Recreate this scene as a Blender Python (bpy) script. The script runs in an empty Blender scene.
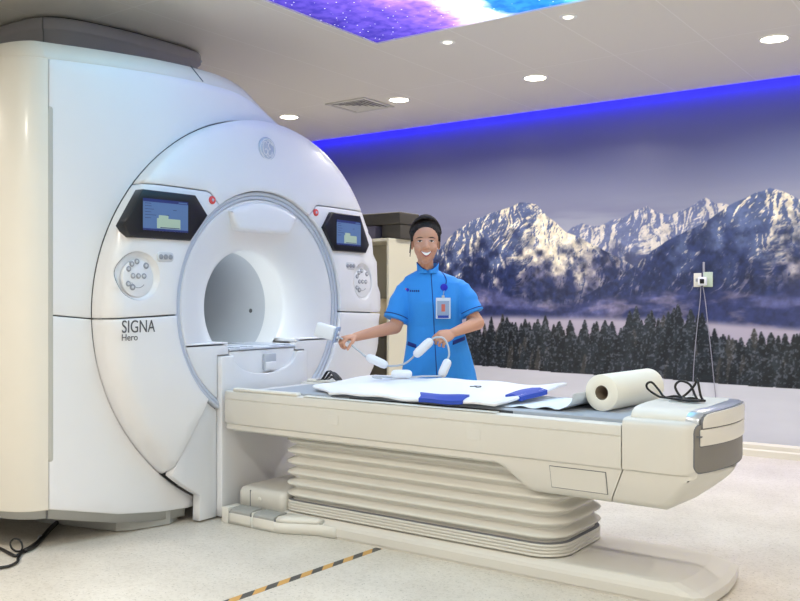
import bpy, bmesh, math, random
import numpy as np
from mathutils import Vector, Matrix
from mathutils.geometry import delaunay_2d_cdt
random.seed(7)
S = bpy.context.scene
COL = S.collection

# ------------------------------------------------------------------ camera, world, exposure
cam_data = bpy.data.cameras.new('camera')
cam_data.sensor_width = 36.0
cam_data.lens = 39.78
cam = bpy.data.objects.new('camera', cam_data)
COL.objects.link(cam)
cam.location = (0, 0, 1.15)
cam.rotation_euler = (math.radians(90 - 0.13), 0, math.radians(35.48))
S.camera = cam
S.view_settings.view_transform = 'Standard'
S.view_settings.look = 'None'
S.view_settings.gamma = 1.0
S.view_settings.use_curve_mapping = False
S.view_settings.exposure = 0.24
W = bpy.data.worlds.new('world'); S.world = W; W.use_nodes = True
W.node_tree.nodes['Background'].inputs[0].default_value = (0.9, 0.95, 1, 1)
W.node_tree.nodes['Background'].inputs[1].default_value = 0.05
DOWNLIGHT_W = 15.5
STRIP_W = 3.1
PANEL_E = 3.3

CEIL = 2.715
WALLY = 6.76
# ------------------------------------------------------------------ materials
def lin(c):
    return tuple((x/255/12.92 if x/255 <= .04045 else ((x/255+.055)/1.055)**2.4) for x in c)

def mat(name, rgb, rough=.5, metal=0, vary=.04, scale=8, bump=0, bscale=60, emit=0, coat=0, alpha=None, sub=0):
    m = bpy.data.materials.new(name); m.use_nodes = True
    nt = m.node_tree; b = nt.nodes['Principled BSDF']
    c = lin(rgb)
    b.inputs['Roughness'].default_value = rough
    b.inputs['Metallic'].default_value = metal
    tc = nt.nodes.new('ShaderNodeTexCoord')
    nz = nt.nodes.new('ShaderNodeTexNoise'); nz.inputs['Scale'].default_value = scale; nz.inputs['Detail'].default_value = 4
    nt.links.new(tc.outputs['Object'], nz.inputs['Vector'])
    mx = nt.nodes.new('ShaderNodeMix'); mx.data_type = 'RGBA'
    mx.inputs['A'].default_value = (*[x*(1-vary) for x in c], 1)
    mx.inputs['B'].default_value = (*[min(1, x*(1+vary)) for x in c], 1)
    nt.links.new(nz.outputs['Fac'], mx.inputs['Factor'])
    nt.links.new(mx.outputs['Result'], b.inputs['Base Color'])
    if bump:
        n2 = nt.nodes.new('ShaderNodeTexNoise'); n2.inputs['Scale'].default_value = bscale; n2.inputs['Detail'].default_value = 5
        nt.links.new(tc.outputs['Object'], n2.inputs['Vector'])
        bp = nt.nodes.new('ShaderNodeBump'); bp.inputs['Strength'].default_value = bump; bp.inputs['Distance'].default_value = .01
        nt.links.new(n2.outputs['Fac'], bp.inputs['Height']); nt.links.new(bp.outputs['Normal'], b.inputs['Normal'])
    if emit:
        b.inputs['Emission Color'].default_value = (*c, 1); b.inputs['Emission Strength'].default_value = emit
    if coat:
        b.inputs['Coat Weight'].default_value = coat; b.inputs['Coat Roughness'].default_value = .15
    if sub:
        b.inputs['Subsurface Weight'].default_value = sub; b.inputs['Subsurface Radius'].default_value = (.02, .008, .004)
    return m

M = dict(
    shell=mat('gloss_white_plastic', (228, 228, 230), .34, vary=.012, coat=.25),
    shell_warm=mat('warm_white_plastic', (226, 222, 212), .38, vary=.015, coat=.2),
    table=mat('cream_plastic', (216, 213, 205), .42, vary=.02),
    table_lt=mat('pale_cream_plastic', (228, 225, 216), .4, vary=.02),
    bellows=mat('bellows_rubber', (214, 211, 202), .5, vary=.03),
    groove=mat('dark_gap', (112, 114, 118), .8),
    trim=mat('ring_trim_grey', (196, 202, 214), .35),
    bore=mat('bore_liner_grey', (186, 190, 198), .4, vary=.02),
    skirt=mat('skirt_grey', (172, 172, 168), .5),
    recess_shade=mat('recess_shade_grey', (186, 184, 176), .5),
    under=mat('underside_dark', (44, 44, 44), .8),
    black=mat('black_plastic', (16, 18, 26), .28),
    cable=mat('black_cable', (17, 17, 18), .45),
    red=mat('red_button', (222, 78, 74), .4),
    btn=mat('button_grey', (150, 152, 158), .45),
    btn_lt=mat('button_plate', (205, 206, 210), .4),
    ink=mat('print_grey', (84, 84, 88), .6),
    badge=mat('badge_silver', (184, 192, 206), .3, metal=.2),
    housing=mat('duct_grey', (150, 148, 153), .45),
    silver=mat('brushed_silver', (196, 202, 210), .28, metal=.7),
    endgrey=mat('end_panel_grey', (128, 124, 118), .5),
    pedal=mat('pedal_grey', (168, 168, 164), .6),
    pad=mat('pad_grey', (166, 172, 182), .7, bump=.05),
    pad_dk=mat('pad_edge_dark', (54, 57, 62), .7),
    cloth=mat('white_vinyl', (240, 241, 246), .5, vary=.02, bump=.12, bscale=14),
    blue=mat('blue_strap', (38, 72, 176), .6, bump=.1),
    paper=mat('paper_sheet', (226, 234, 242), .8),
    roll=mat('paper_roll', (244, 240, 226), .85, bump=.05, bscale=200),
    core=mat('cardboard', (120, 108, 92), .9),
    uniform=mat('blue_cotton', (46, 142, 226), .75, vary=.05, bump=.25, bscale=22),
    navy=mat('navy_trim', (18, 42, 120), .7),
    trousers=mat('navy_cotton', (22, 28, 56), .8),
    skin=mat('skin', (206, 152, 124), .62, vary=.02, sub=.05),
    hair=mat('dark_hair', (30, 22, 20), .75, vary=.4, scale=60, bump=.5, bscale=120),
    eye=mat('eye_white', (225, 220, 215), .3),
    iris=mat('iris_dark', (28, 18, 14), .2),
    lip=mat('lip_red', (176, 76, 74), .45),
    teeth=mat('teeth_white', (246, 242, 236), .3),
    shoe=mat('shoe_black', (20, 20, 22), .5),
    coil=mat('coil_white', (236, 238, 242), .4),
    coilface=mat('coil_blue_grey', (150, 168, 198), .4),
    coilcord=mat('coil_cord_grey', (186, 192, 200), .5),
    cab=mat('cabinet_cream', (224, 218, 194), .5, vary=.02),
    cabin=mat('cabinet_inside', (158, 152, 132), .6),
    foam=mat('dark_foam', (72, 68, 62), .85, bump=.1),
    cushion=mat('purple_grey_vinyl', (84, 80, 98), .6),
    beige=mat('beige_foam', (214, 196, 158), .8),
    olive=mat('olive_dark_vinyl', (84, 78, 64), .7),
    wall=mat('wall_paint', (224, 224, 222), .7),
    base=mat('baseboard_cream', (226, 220, 204), .55),
    metal_white=mat('lamp_ring_white', (236, 236, 232), .4),
    vent=mat('vent_white', (206, 204, 198), .5),
    vent_dk=mat('vent_dark', (92, 90, 84), .8),
    cordw=mat('pale_cord', (150, 150, 164), .5),
    socket=mat('socket_plate', (222, 220, 206), .5),
    green=mat('socket_green', (188, 204, 184), .5),
    scr=mat('screen_blue', (78, 104, 144), .3, emit=.28),
    scr_dk=mat('screen_header', (34, 46, 104), .3, emit=.2),
    scr_gr=mat('screen_pale_green', (150, 168, 150), .3, emit=.3),
    scr_tx=mat('screen_text', (46, 62, 100), .3, emit=.2),
    card=mat('card_white', (214, 224, 238), .4),
    card_ph=mat('card_photo', (206, 110, 96), .5),
    reel=mat('badge_reel_blue', (28, 36, 190), .3),
)
def emat(name, rgb, e):
    m = bpy.data.materials.new(name); m.use_nodes = True
    nt = m.node_tree; nt.nodes.remove(nt.nodes['Principled BSDF'])
    em = nt.nodes.new('ShaderNodeEmission'); em.inputs[0].default_value = (*lin(rgb), 1); em.inputs[1].default_value = e
    nt.links.new(em.outputs[0], nt.nodes['Material Output'].inputs[0]); return m
M['lamp'] = emat('lamp_glow', (255, 244, 222), 14)
M['spotglow'] = emat('spot_glow', (255, 250, 240), 1.3)
M['led'] = emat('led_blue', (24, 10, 255), 18)
M['borelight'] = emat('bore_light', (236, 255, 246), 2.2)

# ------------------------------------------------------------------ mesh helpers
def tag(o, label=None, cat=None, group=None, kind=None):
    if label: o['label'] = label
    if cat: o['category'] = cat
    if group: o['group'] = group
    if kind: o['kind'] = kind
    return o

def thing(name, loc, label, cat, group=None):
    o = bpy.data.objects.new(name, None); COL.objects.link(o); o.location = loc
    o.empty_display_size = .1
    return tag(o, label, cat, group)

def wloc(o):
    v = Vector((0, 0, 0))
    while o: v += o.location; o = o.parent
    return v

def obj(name, verts, faces, m, parent=None, smooth=True, fm=None, origin=None, auto=None):
    """link one mesh; verts are world metres"""
    off = wloc(parent) if parent else Vector((0, 0, 0))
    o_loc = Vector((0, 0, 0))
    vs = np.array([tuple(v) for v in verts], dtype=float)
    if origin == 'mid':
        c = (vs.min(0)+vs.max(0))/2; c[2] = vs[:, 2].min()
        o_loc = Vector(c) - off
    me = bpy.data.meshes.new(name)
    me.from_pydata((vs - np.array(off + o_loc)).tolist(), [], [tuple(f) for f in faces])
    ms = m if isinstance(m, (list, tuple)) else [m]
    for x in ms: me.materials.append(x)
    if fm is not None:
        me.polygons.foreach_set('material_index', fm)
    if smooth: me.polygons.foreach_set('use_smooth', [True]*len(me.polygons))
    me.update()
    o = bpy.data.objects.new(name, me); COL.objects.link(o)
    o.location = o_loc
    if parent: o.parent = parent
    if auto:
        me.set_sharp_from_angle(angle=math.radians(auto))
    return o

class MB:
    """collects shapes into one mesh"""
    def __init__(s): s.v = []; s.f = []; s.m = []
    def add(s, v, f, mi=0):
        n = len(s.v); s.v += [tuple(p) for p in v]; s.f += [tuple(i+n for i in q) for q in f]; s.m += [mi]*len(f); return s
    def box(s, x0, x1, y0, y1, z0, z1, b=0, seg=2, mi=0):
        bm = bmesh.new(); bmesh.ops.create_cube(bm, size=1)
        for v in bm.verts: v.co = Vector(((x0+x1)/2+v.co.x*(x1-x0), (y0+y1)/2+v.co.y*(y1-y0), (z0+z1)/2+v.co.z*(z1-z0)))
        if b: bmesh.ops.bevel(bm, geom=list(bm.edges), offset=b, segments=seg, affect='EDGES', profile=.5)
        bm.verts.index_update()
        s.add([v.co.copy() for v in bm.verts], [[v.index for v in f.verts] for f in bm.faces], mi); bm.free(); return s
    def obox(s, c, ax, ay, az, b=0, seg=2, mi=0):
        """oriented box: centre and three half-vectors"""
        c, ax, ay, az = Vector(c), Vector(ax), Vector(ay), Vector(az)
        bm = bmesh.new(); bmesh.ops.create_cube(bm, size=2)
        L = (ax.length, ay.length, az.length)
        for v in bm.verts: v.co = Vector((v.co.x*L[0], v.co.y*L[1], v.co.z*L[2]))
        if b: bmesh.ops.bevel(bm, geom=list(bm.edges), offset=b, segments=seg, affect='EDGES', profile=.5)
        R = Matrix((ax.normalized(), ay.normalized(), az.normalized())).transposed()
        bm.verts.index_update()
        s.add([c + R @ v.co for v in bm.verts], [[v.index for v in f.verts] for f in bm.faces], mi); bm.free(); return s
    def ring(s, loops, close=True, cap0=True, cap1=True, mi=0):
        """loft of equal-length loops"""
        n = len(loops[0]); v = [p for l in loops for p in l]; f = []
        for i in range(len(loops)-1):
            for j in range(n if close else n-1):
                k = (j+1) % n
                f.append((i*n+j, i*n+k, (i+1)*n+k, (i+1)*n+j))
        if close and cap0: f.append(tuple(reversed(range(n))))
        if close and cap1: f.append(tuple(range((len(loops)-1)*n, len(loops)*n)))
        return s.add(v, f, mi)
    def tube(s, pts, r, n=8, caps=True, mi=0):
        pts = [Vector(p) for p in pts]; N = len(pts)
        rs = r if isinstance(r, (list, tuple)) else [r]*N
        loops = []; up = None
        for i, p in enumerate(pts):
            t = (pts[min(i+1, N-1)]-pts[max(i-1, 0)]).normalized()
            if up is None:
                up = t.cross(Vector((0, 0, 1)))
                if up.length < .05: up = t.cross(Vector((1, 0, 0)))
            up = (up - t*up.dot(t)).normalized(); w = t.cross(up)
            loops.append([p + (up*math.cos(a)+w*math.sin(a))*rs[i] for a in [2*math.pi*k/n for k in range(n)]])
        return s.ring(loops, True, caps, caps, mi)
    def capsule(s, p0, p1, r0, r1, n=14, mi=0):
        p0, p1 = Vector(p0), Vector(p1); t = (p1-p0).normalized()
        pts, rs = [], []
        for k in range(5):
            a = math.pi/2*(1-k/4); pts.append(p0 - t*r0*math.sin(a)); rs.append(max(r0*math.cos(a), 1e-4))
        for k in range(1, 5):
            pts.append(p0.lerp(p1, k/5)); rs.append(r0+(r1-r0)*k/5)
        for k in range(5):
            a = math.pi/2*k/4; pts.append(p1 + t*r1*math.sin(a)); rs.append(max(r1*math.cos(a), 1e-4))
        return s.tube(pts, rs, n, mi=mi)
    def ell(s, c, ax, ay, az, nu=24, nv=14, mi=0):
        c, ax, ay, az = Vector(c), Vector(ax), Vector(ay), Vector(az)
        loops = []
        for i in range(nv+1):
            ph = -math.pi/2 + math.pi*i/nv; cz, cr = math.sin(ph), max(math.cos(ph), 1e-3)
            loops.append([c + ax*cr*math.cos(a)+ay*cr*math.sin(a)+az*cz for a in [2*math.pi*k/nu for k in range(nu)]])
        return s.ring(loops, mi=mi)
    def disc_x(s, y, z, x0, x1, r, n=24, bev=0, mi=0):
        """short cylinder along X"""
        cs = [(math.cos(2*math.pi*k/n), math.sin(2*math.pi*k/n)) for k in range(n)]
        prof = [(x0, r), (x1-bev, r), (x1-bev*.3, r-bev*.3), (x1, r-bev)] if bev else [(x0, r), (x1, r)]
        return s.ring([[(x, y+c*q, z+d*q) for c, d in cs] for x, q in prof], mi=mi)
    def disc_z(s, x, y, prof, n=32, mi=0):
        cs = [(math.cos(2*math.pi*k/n), math.sin(2*math.pi*k/n)) for k in range(n)]
        return s.ring([[(x+c*q, y+d*q, z) for c, d in cs] for z, q in prof], mi=mi)
    def build(s, name, m, parent=None, **kw):
        return obj(name, s.v, s.f, m, parent, fm=s.m if isinstance(m, (list, tuple)) else None, **kw)

def smooth_path(pts, n=8):
    """Catmull-Rom through points"""
    P = [Vector(p) for p in pts]; out = []
    for i in range(len(P)-1):
        p0, p1, p2, p3 = P[max(i-1, 0)], P[i], P[i+1], P[min(i+2, len(P)-1)]
        for k in range(n):
            t = k/n
            out.append(.5*((2*p1)+(p2-p0)*t+(2*p0-5*p1+4*p2-p3)*t*t+(3*p1-p0-3*p2+p3)*t**3))
    return out+[P[-1]]

def dens(loop, step):
    out = []
    for i in range(len(loop)):
        a, b = loop[i], loop[(i+1) % len(loop)]
        d = math.hypot(b[0]-a[0], b[1]-a[1]); k = max(1, int(math.ceil(d/step)))
        for j in range(k): out.append((a[0]+(b[0]-a[0])*j/k, a[1]+(b[1]-a[1])*j/k))
    return out
def area2(l): return sum(l[i][0]*l[(i+1) % len(l)][1]-l[(i+1) % len(l)][0]*l[i][1] for i in range(len(l)))
def inset(l, d):
    n = len(l); out = []
    for i in range(n):
        a, p, b = l[i-1], l[i], l[(i+1) % n]
        e1 = (p[0]-a[0], p[1]-a[1]); e2 = (b[0]-p[0], b[1]-p[1])
        l1, l2 = math.hypot(*e1) or 1, math.hypot(*e2) or 1
        n1, n2 = (-e1[1]/l1, e1[0]/l1), (-e2[1]/l2, e2[0]/l2)
        m = (n1[0]+n2[0], n1[1]+n2[1]); q = m[0]*n1[0]+m[1]*n1[1]
        q = max(q, .35)
        out.append((p[0]+m[0]/q*d, p[1]+m[1]/q*d))
    return out
def inside(px, py, l):
    c = np.zeros(px.shape, bool); n = len(l)
    for i in range(n):
        (x1, y1), (x2, y2) = l[i], l[(i+1) % n]
        if y1 == y2: continue
        k = ((y1 > py) != (y2 > py)) & (px < (x2-x1)*(py-y1)/(y2-y1)+x1)
        c ^= k
    return c
def segdist(px, py, l):
    d = np.full(px.shape, 9.)
    for i in range(len(l)):
        (x1, y1), (x2, y2) = l[i], l[(i+1) % len(l)]
        dx, dy = x2-x1, y2-y1; q = dx*dx+dy*dy or 1e-9
        t = np.clip(((px-x1)*dx+(py-y1)*dy)/q, 0, 1)
        d = np.minimum(d, np.hypot(px-x1-t*dx, py-y1-t*dy))
    return d

def panel_mesh(outline, xf, holes=(), depth=.05, bev=.006, step=.05):
    """curved cover facing +X: outline in (y, z), surface x = xf(y, z), rounded edge, sides going back"""
    loops = []
    for k, l in enumerate([outline]+list(holes)):
        l = dens(l, step)
        if (area2(l) > 0) != (k == 0): l = l[::-1]
        loops.append(l)
    ins = [inset(l, bev) for l in loops]
    P = []; E = []; start = []
    for l in ins:
        s0 = len(P); start.append(s0); P += l
        E += [(s0+i, s0+(i+1) % len(l)) for i in range(len(l))]
    ys = [p[0] for p in ins[0]]; zs = [p[1] for p in ins[0]]
    gy, gz = np.meshgrid(np.arange(min(ys)+step/2, max(ys), step), np.arange(min(zs)+step/2, max(zs), step))
    gy, gz = gy.ravel(), gz.ravel()
    ok = inside(gy, gz, ins[0]) & (segdist(gy, gz, ins[0]) > step*.4)
    for h in ins[1:]: ok &= ~inside(gy, gz, h) & (segdist(gy, gz, h) > step*.4)
    P += list(zip(gy[ok].tolist(), gz[ok].tolist()))
    vo, eo, fo, ov, oe, of_ = delaunay_2d_cdt([Vector(p) for p in P], E, [tuple(range(len(ins[0])))], 1, 1e-6)
    remap = {}
    for i, l in enumerate(ov):
        for j in l: remap[j] = i
    V = [(xf(p[0], p[1]), p[0], p[1]) for p in vo]
    F = []
    fc = [(sum(vo[i][0] for i in f)/len(f), sum(vo[i][1] for i in f)/len(f)) for f in fo]
    keep = np.ones(len(fo), bool)
    if fc:
        cy, cz = np.array([c[0] for c in fc]), np.array([c[1] for c in fc])
        for h in ins[1:]: keep &= ~inside(cy, cz, h)
    for f, k in zip(fo, keep):
        if k:
            f = list(f)
            if area2([vo[i] for i in f]) < 0: f.reverse()
            F.append(f)
    for l, s0 in zip(loops, start):
        n = len(l); prev = [remap[s0+i] for i in range(n)]
        for ins_d, dx in ((bev*.3, bev*.3), (0, bev), (0, depth)):
            q = inset(l, ins_d) if ins_d else l
            b0 = len(V); V += [(xf(*p)-dx, p[0], p[1]) for p in q]
            cur = list(range(b0, b0+n))
            for i in range(n):
                j = (i+1) % n
                F.append((prev[i], cur[i], cur[j], prev[j]))
            prev = cur
    return V, F
def panel(name, outline, xf, m, parent, holes=(), **kw):
    V, F = panel_mesh(outline, xf, holes, **kw)
    return obj(name, V, F, m, parent)

def lathe_x(yc, zc, prof, a0=0, a1=2*math.pi, n=96):
    """profile [(x, r)] turned about the X axis through (yc, zc); angle from +Y towards +Z"""
    full = abs(a1-a0) > 6.28
    k = n if full else n+1
    V = []; F = []
    for x, r in prof:
        for i in range(k):
            a = a0+(a1-a0)*i/n; V.append((x, yc+r*math.cos(a), zc+r*math.sin(a)))
    for p in range(len(prof)-1):
        for i in range(n):
            j = (i+1) % k
            F.append((p*k+i, p*k+j, (p+1)*k+j, (p+1)*k+i))
    return V, F

def text_mesh(name, body, size, loc, m, parent, rot, extrude=.0008, spacing=1.0):
    c = bpy.data.curves.new(name, 'FONT'); c.body = body; c.size = size; c.extrude = extrude; c.space_character = spacing
    t = bpy.data.objects.new(name, c); COL.objects.link(t)
    bpy.context.view_layer.update()
    me = bpy.data.meshes.new_from_object(t.evaluated_get(bpy.context.evaluated_depsgraph_get()))
    bpy.data.objects.remove(t); bpy.data.curves.remove(c)
    me.name = name; me.materials.clear(); me.materials.append(m)
    o = bpy.data.objects.new(name, me); COL.objects.link(o)
    o.parent = parent; o.location = Vector(loc)-wloc(parent); o.rotation_euler = rot
    return o

def arc(yc, zc, r, a0, a1, n=24):
    return [(yc+r*math.cos(math.radians(a0+(a1-a0)*i/n)), zc+r*math.sin(math.radians(a0+(a1-a0)*i/n))) for i in range(n+1)]
def rrect(x0, x1, y0, y1, r, n=6):
    out = []
    for cx, cy, a in ((x1-r, y1-r, 0), (x0+r, y1-r, 90), (x0+r, y0+r, 180), (x1-r, y0+r, 270)):
        out += [(cx+r*math.cos(math.radians(a+90*i/n)), cy+r*math.sin(math.radians(a+90*i/n))) for i in range(n+1)]
    return out
def sstep(a, b, x):
    t = min(1, max(0, (x-a)/(b-a))); return t*t*(3-2*t)

# ------------------------------------------------------------------ the room
def floor_mat():
    m = bpy.data.materials.new('speckled_vinyl_floor'); m.use_nodes = True
    nt = m.node_tree; b = nt.nodes['Principled BSDF']; b.inputs['Roughness'].default_value = .32
    tc = nt.nodes.new('ShaderNodeTexCoord')
    n1 = nt.nodes.new('ShaderNodeTexNoise'); n1.inputs['Scale'].default_value = 3; n1.inputs['Detail'].default_value = 5
    v = nt.nodes.new('ShaderNodeTexVoronoi'); v.inputs['Scale'].default_value = 75
    v2 = nt.nodes.new('ShaderNodeTexNoise'); v2.inputs['Scale'].default_value = 95; v2.inputs['Detail'].default_value = 3
    for n in (n1, v, v2): nt.links.new(tc.outputs['Object'], n.inputs['Vector'])
    r1 = nt.nodes.new('ShaderNodeValToRGB')
    r1.color_ramp.elements[0].position = .3; r1.color_ramp.elements[0].color = (*lin((212, 204, 191)), 1)
    r1.color_ramp.elements[1].position = .7; r1.color_ramp.elements[1].color = (*lin((228, 221, 209)), 1)
    nt.links.new(n1.outputs['Fac'], r1.inputs[0])
    r2 = nt.nodes.new('ShaderNodeValToRGB')
    e = r2.color_ramp.elements; e[0].position = .26; e[0].color = (.45, .44, .42, 1); e[1].position = .40; e[1].color = (1, 1, 1, 1)
    nt.links.new(v2.outputs['Fac'], r2.inputs[0])
    sp = nt.nodes.new('ShaderNodeSeparateColor'); nt.links.new(v.outputs['Color'], sp.inputs[0])
    r3 = nt.nodes.new('ShaderNodeValToRGB')
    e = r3.color_ramp.elements; e[0].position = .0; e[0].color = (.90, .89, .87, 1); e[1].position = .5; e[1].color = (1, 1, 1, 1)
    nt.links.new(sp.outputs[0], r3.inputs[0])
    a = nt.nodes.new('ShaderNodeMix'); a.data_type = 'RGBA'; a.blend_type = 'MULTIPLY'; a.inputs['Factor'].default_value = 1
    nt.links.new(r1.outputs[0], a.inputs['A']); nt.links.new(r2.outputs[0], a.inputs['B'])
    c = nt.nodes.new('ShaderNodeMix'); c.data_type = 'RGBA'; c.blend_type = 'MULTIPLY'; c.inputs['Factor'].default_value = 1
    nt.links.new(a.outputs['Result'], c.inputs['A']); nt.links.new(r3.outputs[0], c.inputs['B'])
    nt.links.new(c.outputs['Result'], b.inputs['Base Color'])
    return m
def ceiling_mat():
    """pale metal ceiling boards, thin seams along Y every 0.6 m and one along X"""
    m = bpy.data.materials.new('ceiling_boards'); m.use_nodes = True
    nt = m.node_tree; b = nt.nodes['Principled BSDF']; b.inputs['Roughness'].default_value = .45
    tc = nt.nodes.new('ShaderNodeTexCoord'); sx = nt.nodes.new('ShaderNodeSeparateXYZ'); nt.links.new(tc.outputs['Object'], sx.inputs[0])
    def seam(sock, per, ph, wd):
        ad = nt.nodes.new('ShaderNodeMath'); ad.operation = 'ADD'; ad.inputs[1].default_value = ph; nt.links.new(sock, ad.inputs[0])
        md = nt.nodes.new('ShaderNodeMath'); md.operation = 'PINGPONG'; md.inputs[1].default_value = per/2; nt.links.new(ad.outputs[0], md.inputs[0])
        lt = nt.nodes.new('ShaderNodeMath'); lt.operation = 'LESS_THAN'; lt.inputs[1].default_value = wd; nt.links.new(md.outputs[0], lt.inputs[0])
        return lt.outputs[0]
    s1 = seam(sx.outputs['X'], .58, 100.2, .004); s2 = seam(sx.outputs['Y'], 2.4, 97.76, .004)
    mx = nt.nodes.new('ShaderNodeMath'); mx.operation = 'MAXIMUM'; nt.links.new(s1, mx.inputs[0]); nt.links.new(s2, mx.inputs[1])
    mi = nt.nodes.new('ShaderNodeMix'); mi.data_type = 'RGBA'
    mi.inputs['A'].default_value = (*lin((226, 222, 213)), 1); mi.inputs['B'].default_value = (*lin((236, 233, 226)), 1)
    nt.links.new(mx.outputs[0], mi.inputs['Factor']); nt.links.new(mi.outputs['Result'], b.inputs['Base Color'])
    bp = nt.nodes.new('ShaderNodeBump'); bp.inputs['Strength'].default_value = .5; bp.inputs['Distance'].default_value = .004
    nt.links.new(mx.outputs[0], bp.inputs['Height']); nt.links.new(bp.outputs['Normal'], b.inputs['Normal'])
    return m
RX0, RX1, RY0 = -6.6, 2.2, -1.6
MFLOOR, MCEIL = floor_mat(), ceiling_mat()
tag(MB().box(RX0-.1, RX1+.1, RY0-.1, WALLY+.1, -.1, 0).build('floor', MFLOOR, smooth=False), kind='structure')
# ceiling slab stops short of the mural wall: the gap holds the blue light
GX0, GX1, GY0, GY1 = -3.28, -1.0, 2.2, 4.35
cb = MB()
for x0, x1, y0, y1 in ((RX0-.1, GX0, RY0-.1, 6.67), (GX1, RX1+.1, RY0-.1, 6.67), (GX0, GX1, RY0-.1, GY0), (GX0, GX1, GY1, 6.67)):
    cb.box(x0, x1, y0, y1, CEIL, CEIL+.04)
cb.box(RX0-.1, RX1+.1, RY0-.1, WALLY+.1, CEIL+.2, CEIL+.24)
cb.box(RX0, RX1, 6.50, 6.52, CEIL+.04, CEIL+.2)
tag(cb.build('ceiling', MCEIL, smooth=False), kind='structure')
tag(MB().box(RX0-.1, RX1+.1, WALLY, WALLY+.1, 0, CEIL+.2).build('wall_back', M['wall'], smooth=False), kind='structure')
tag(MB().box(RX0-.1, RX0, RY0-.1, WALLY, 0, CEIL+.2).build('wall_left', M['wall'], smooth=False), kind='structure')
tag(MB().box(RX1, RX1+.1, RY0-.1, WALLY, 0, CEIL+.2).build('wall_right', M['wall'], smooth=False), kind='structure')
tag(MB().box(RX0, RX1, RY0-.1, RY0, 0, CEIL+.2).build('wall_front', M['wall'], smooth=False), kind='structure')
bb = MB()
prof = [(WALLY-.001, .0), (WALLY-.03, .0), (WALLY-.03, .045), (WALLY-.022, .055), (WALLY-.022, .085), (WALLY-.012, .098), (WALLY-.001, .1)]
bb.ring([[(x, y, z) for y, z in prof] for x in (RX0, RX1)])
tag(bb.build('baseboard_back', M['base'], smooth=False), kind='structure')

# ------------------------------------------------------------------ lights in the ceiling
def lamp(name, loc, watt, size, col, parent, spread=150):
    d = bpy.data.lights.new(name, 'AREA'); d.shape = 'DISK'; d.size = size; d.energy = watt; d.color = col; d.spread = math.radians(spread)
    o = bpy.data.objects.new(name, d); COL.objects.link(o); o.parent = parent; o.location = Vector(loc)-wloc(parent); return o
def downlight(x, y, label, watt=DOWNLIGHT_W, col=(1, .95, .87)):
    t = thing('ceiling_downlight', (x, y, CEIL), label, 'ceiling light', 'round downlights in the ceiling')
    rg = MB(); n = 40
    cs = [(math.cos(2*math.pi*k/n), math.sin(2*math.pi*k/n)) for k in range(n)]
    rg.ring([[(x+c*r, y+s*r, z) for c, s in cs] for z, r in ((CEIL, .092), (CEIL-.006, .09), (CEIL-.009, .083), (CEIL-.006, .076), (CEIL-.003, .074))], cap0=False, cap1=False)
    rg.build('trim_ring', M['metal_white'], t)
    MB().disc_z(x, y, [(CEIL-.003, .0735), (CEIL-.0055, .072), (CEIL-.007, .05)]).build('lens', M['lamp'], t)
    lamp('bulb', (x, y, CEIL-.02), watt, .14, col, t)
downlight(-5.196, 5.644, 'round recessed downlight just right of the scanner top, leftmost one')
downlight(-4.043, 5.66, 'round recessed downlight beside the square air vent')
downlight(-2.856, 5.656, 'round recessed downlight above the mural, left of the one nearest the right edge')
downlight(-1.255, 5.64, 'round recessed downlight at the far right, largest in view')
for x, y in ((.3, 5.64), (-4.6, .7), (-2.9, .9), (-1.3, .9), (.5, .9), (1.5, 3.3), (-2.9, -.8), (-.8, -.8), (1.2, -.8)):  # downlights out of view, added to light the room
    downlight(x, y, 'unseen round downlight added in the ceiling to light the room')
def spot(x, y, label):
    t = thing('ceiling_spot', (x, y, CEIL), label, 'spotlight', 'small spots beside the starry panel')
    n = 32; cs = [(math.cos(2*math.pi*k/n), math.sin(2*math.pi*k/n)) for k in range(n)]
    MB().ring([[(x+c*r, y+s*r, z) for c, s in cs] for z, r in ((CEIL, .05), (CEIL-.004, .049), (CEIL-.006, .045), (CEIL-.004, .031), (CEIL-.001, .029))], cap0=False, cap1=False).build('trim_ring', M['metal_white'], t)
    MB().ell((x, y, CEIL-.002), (.030, 0, 0), (0, .030, 0), (0, 0, .012)).build('glass', M['spotglow'], t)
    lamp('bulb', (x, y, CEIL-.03), 3, .06, (1, .96, .9), t, 120)
spot(-2.894, 4.56, 'small round spot light left of its twin, near the starry panel corner')
spot(-2.089, 4.54, 'small round spot light right of its twin, beside the starry panel edge')

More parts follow.
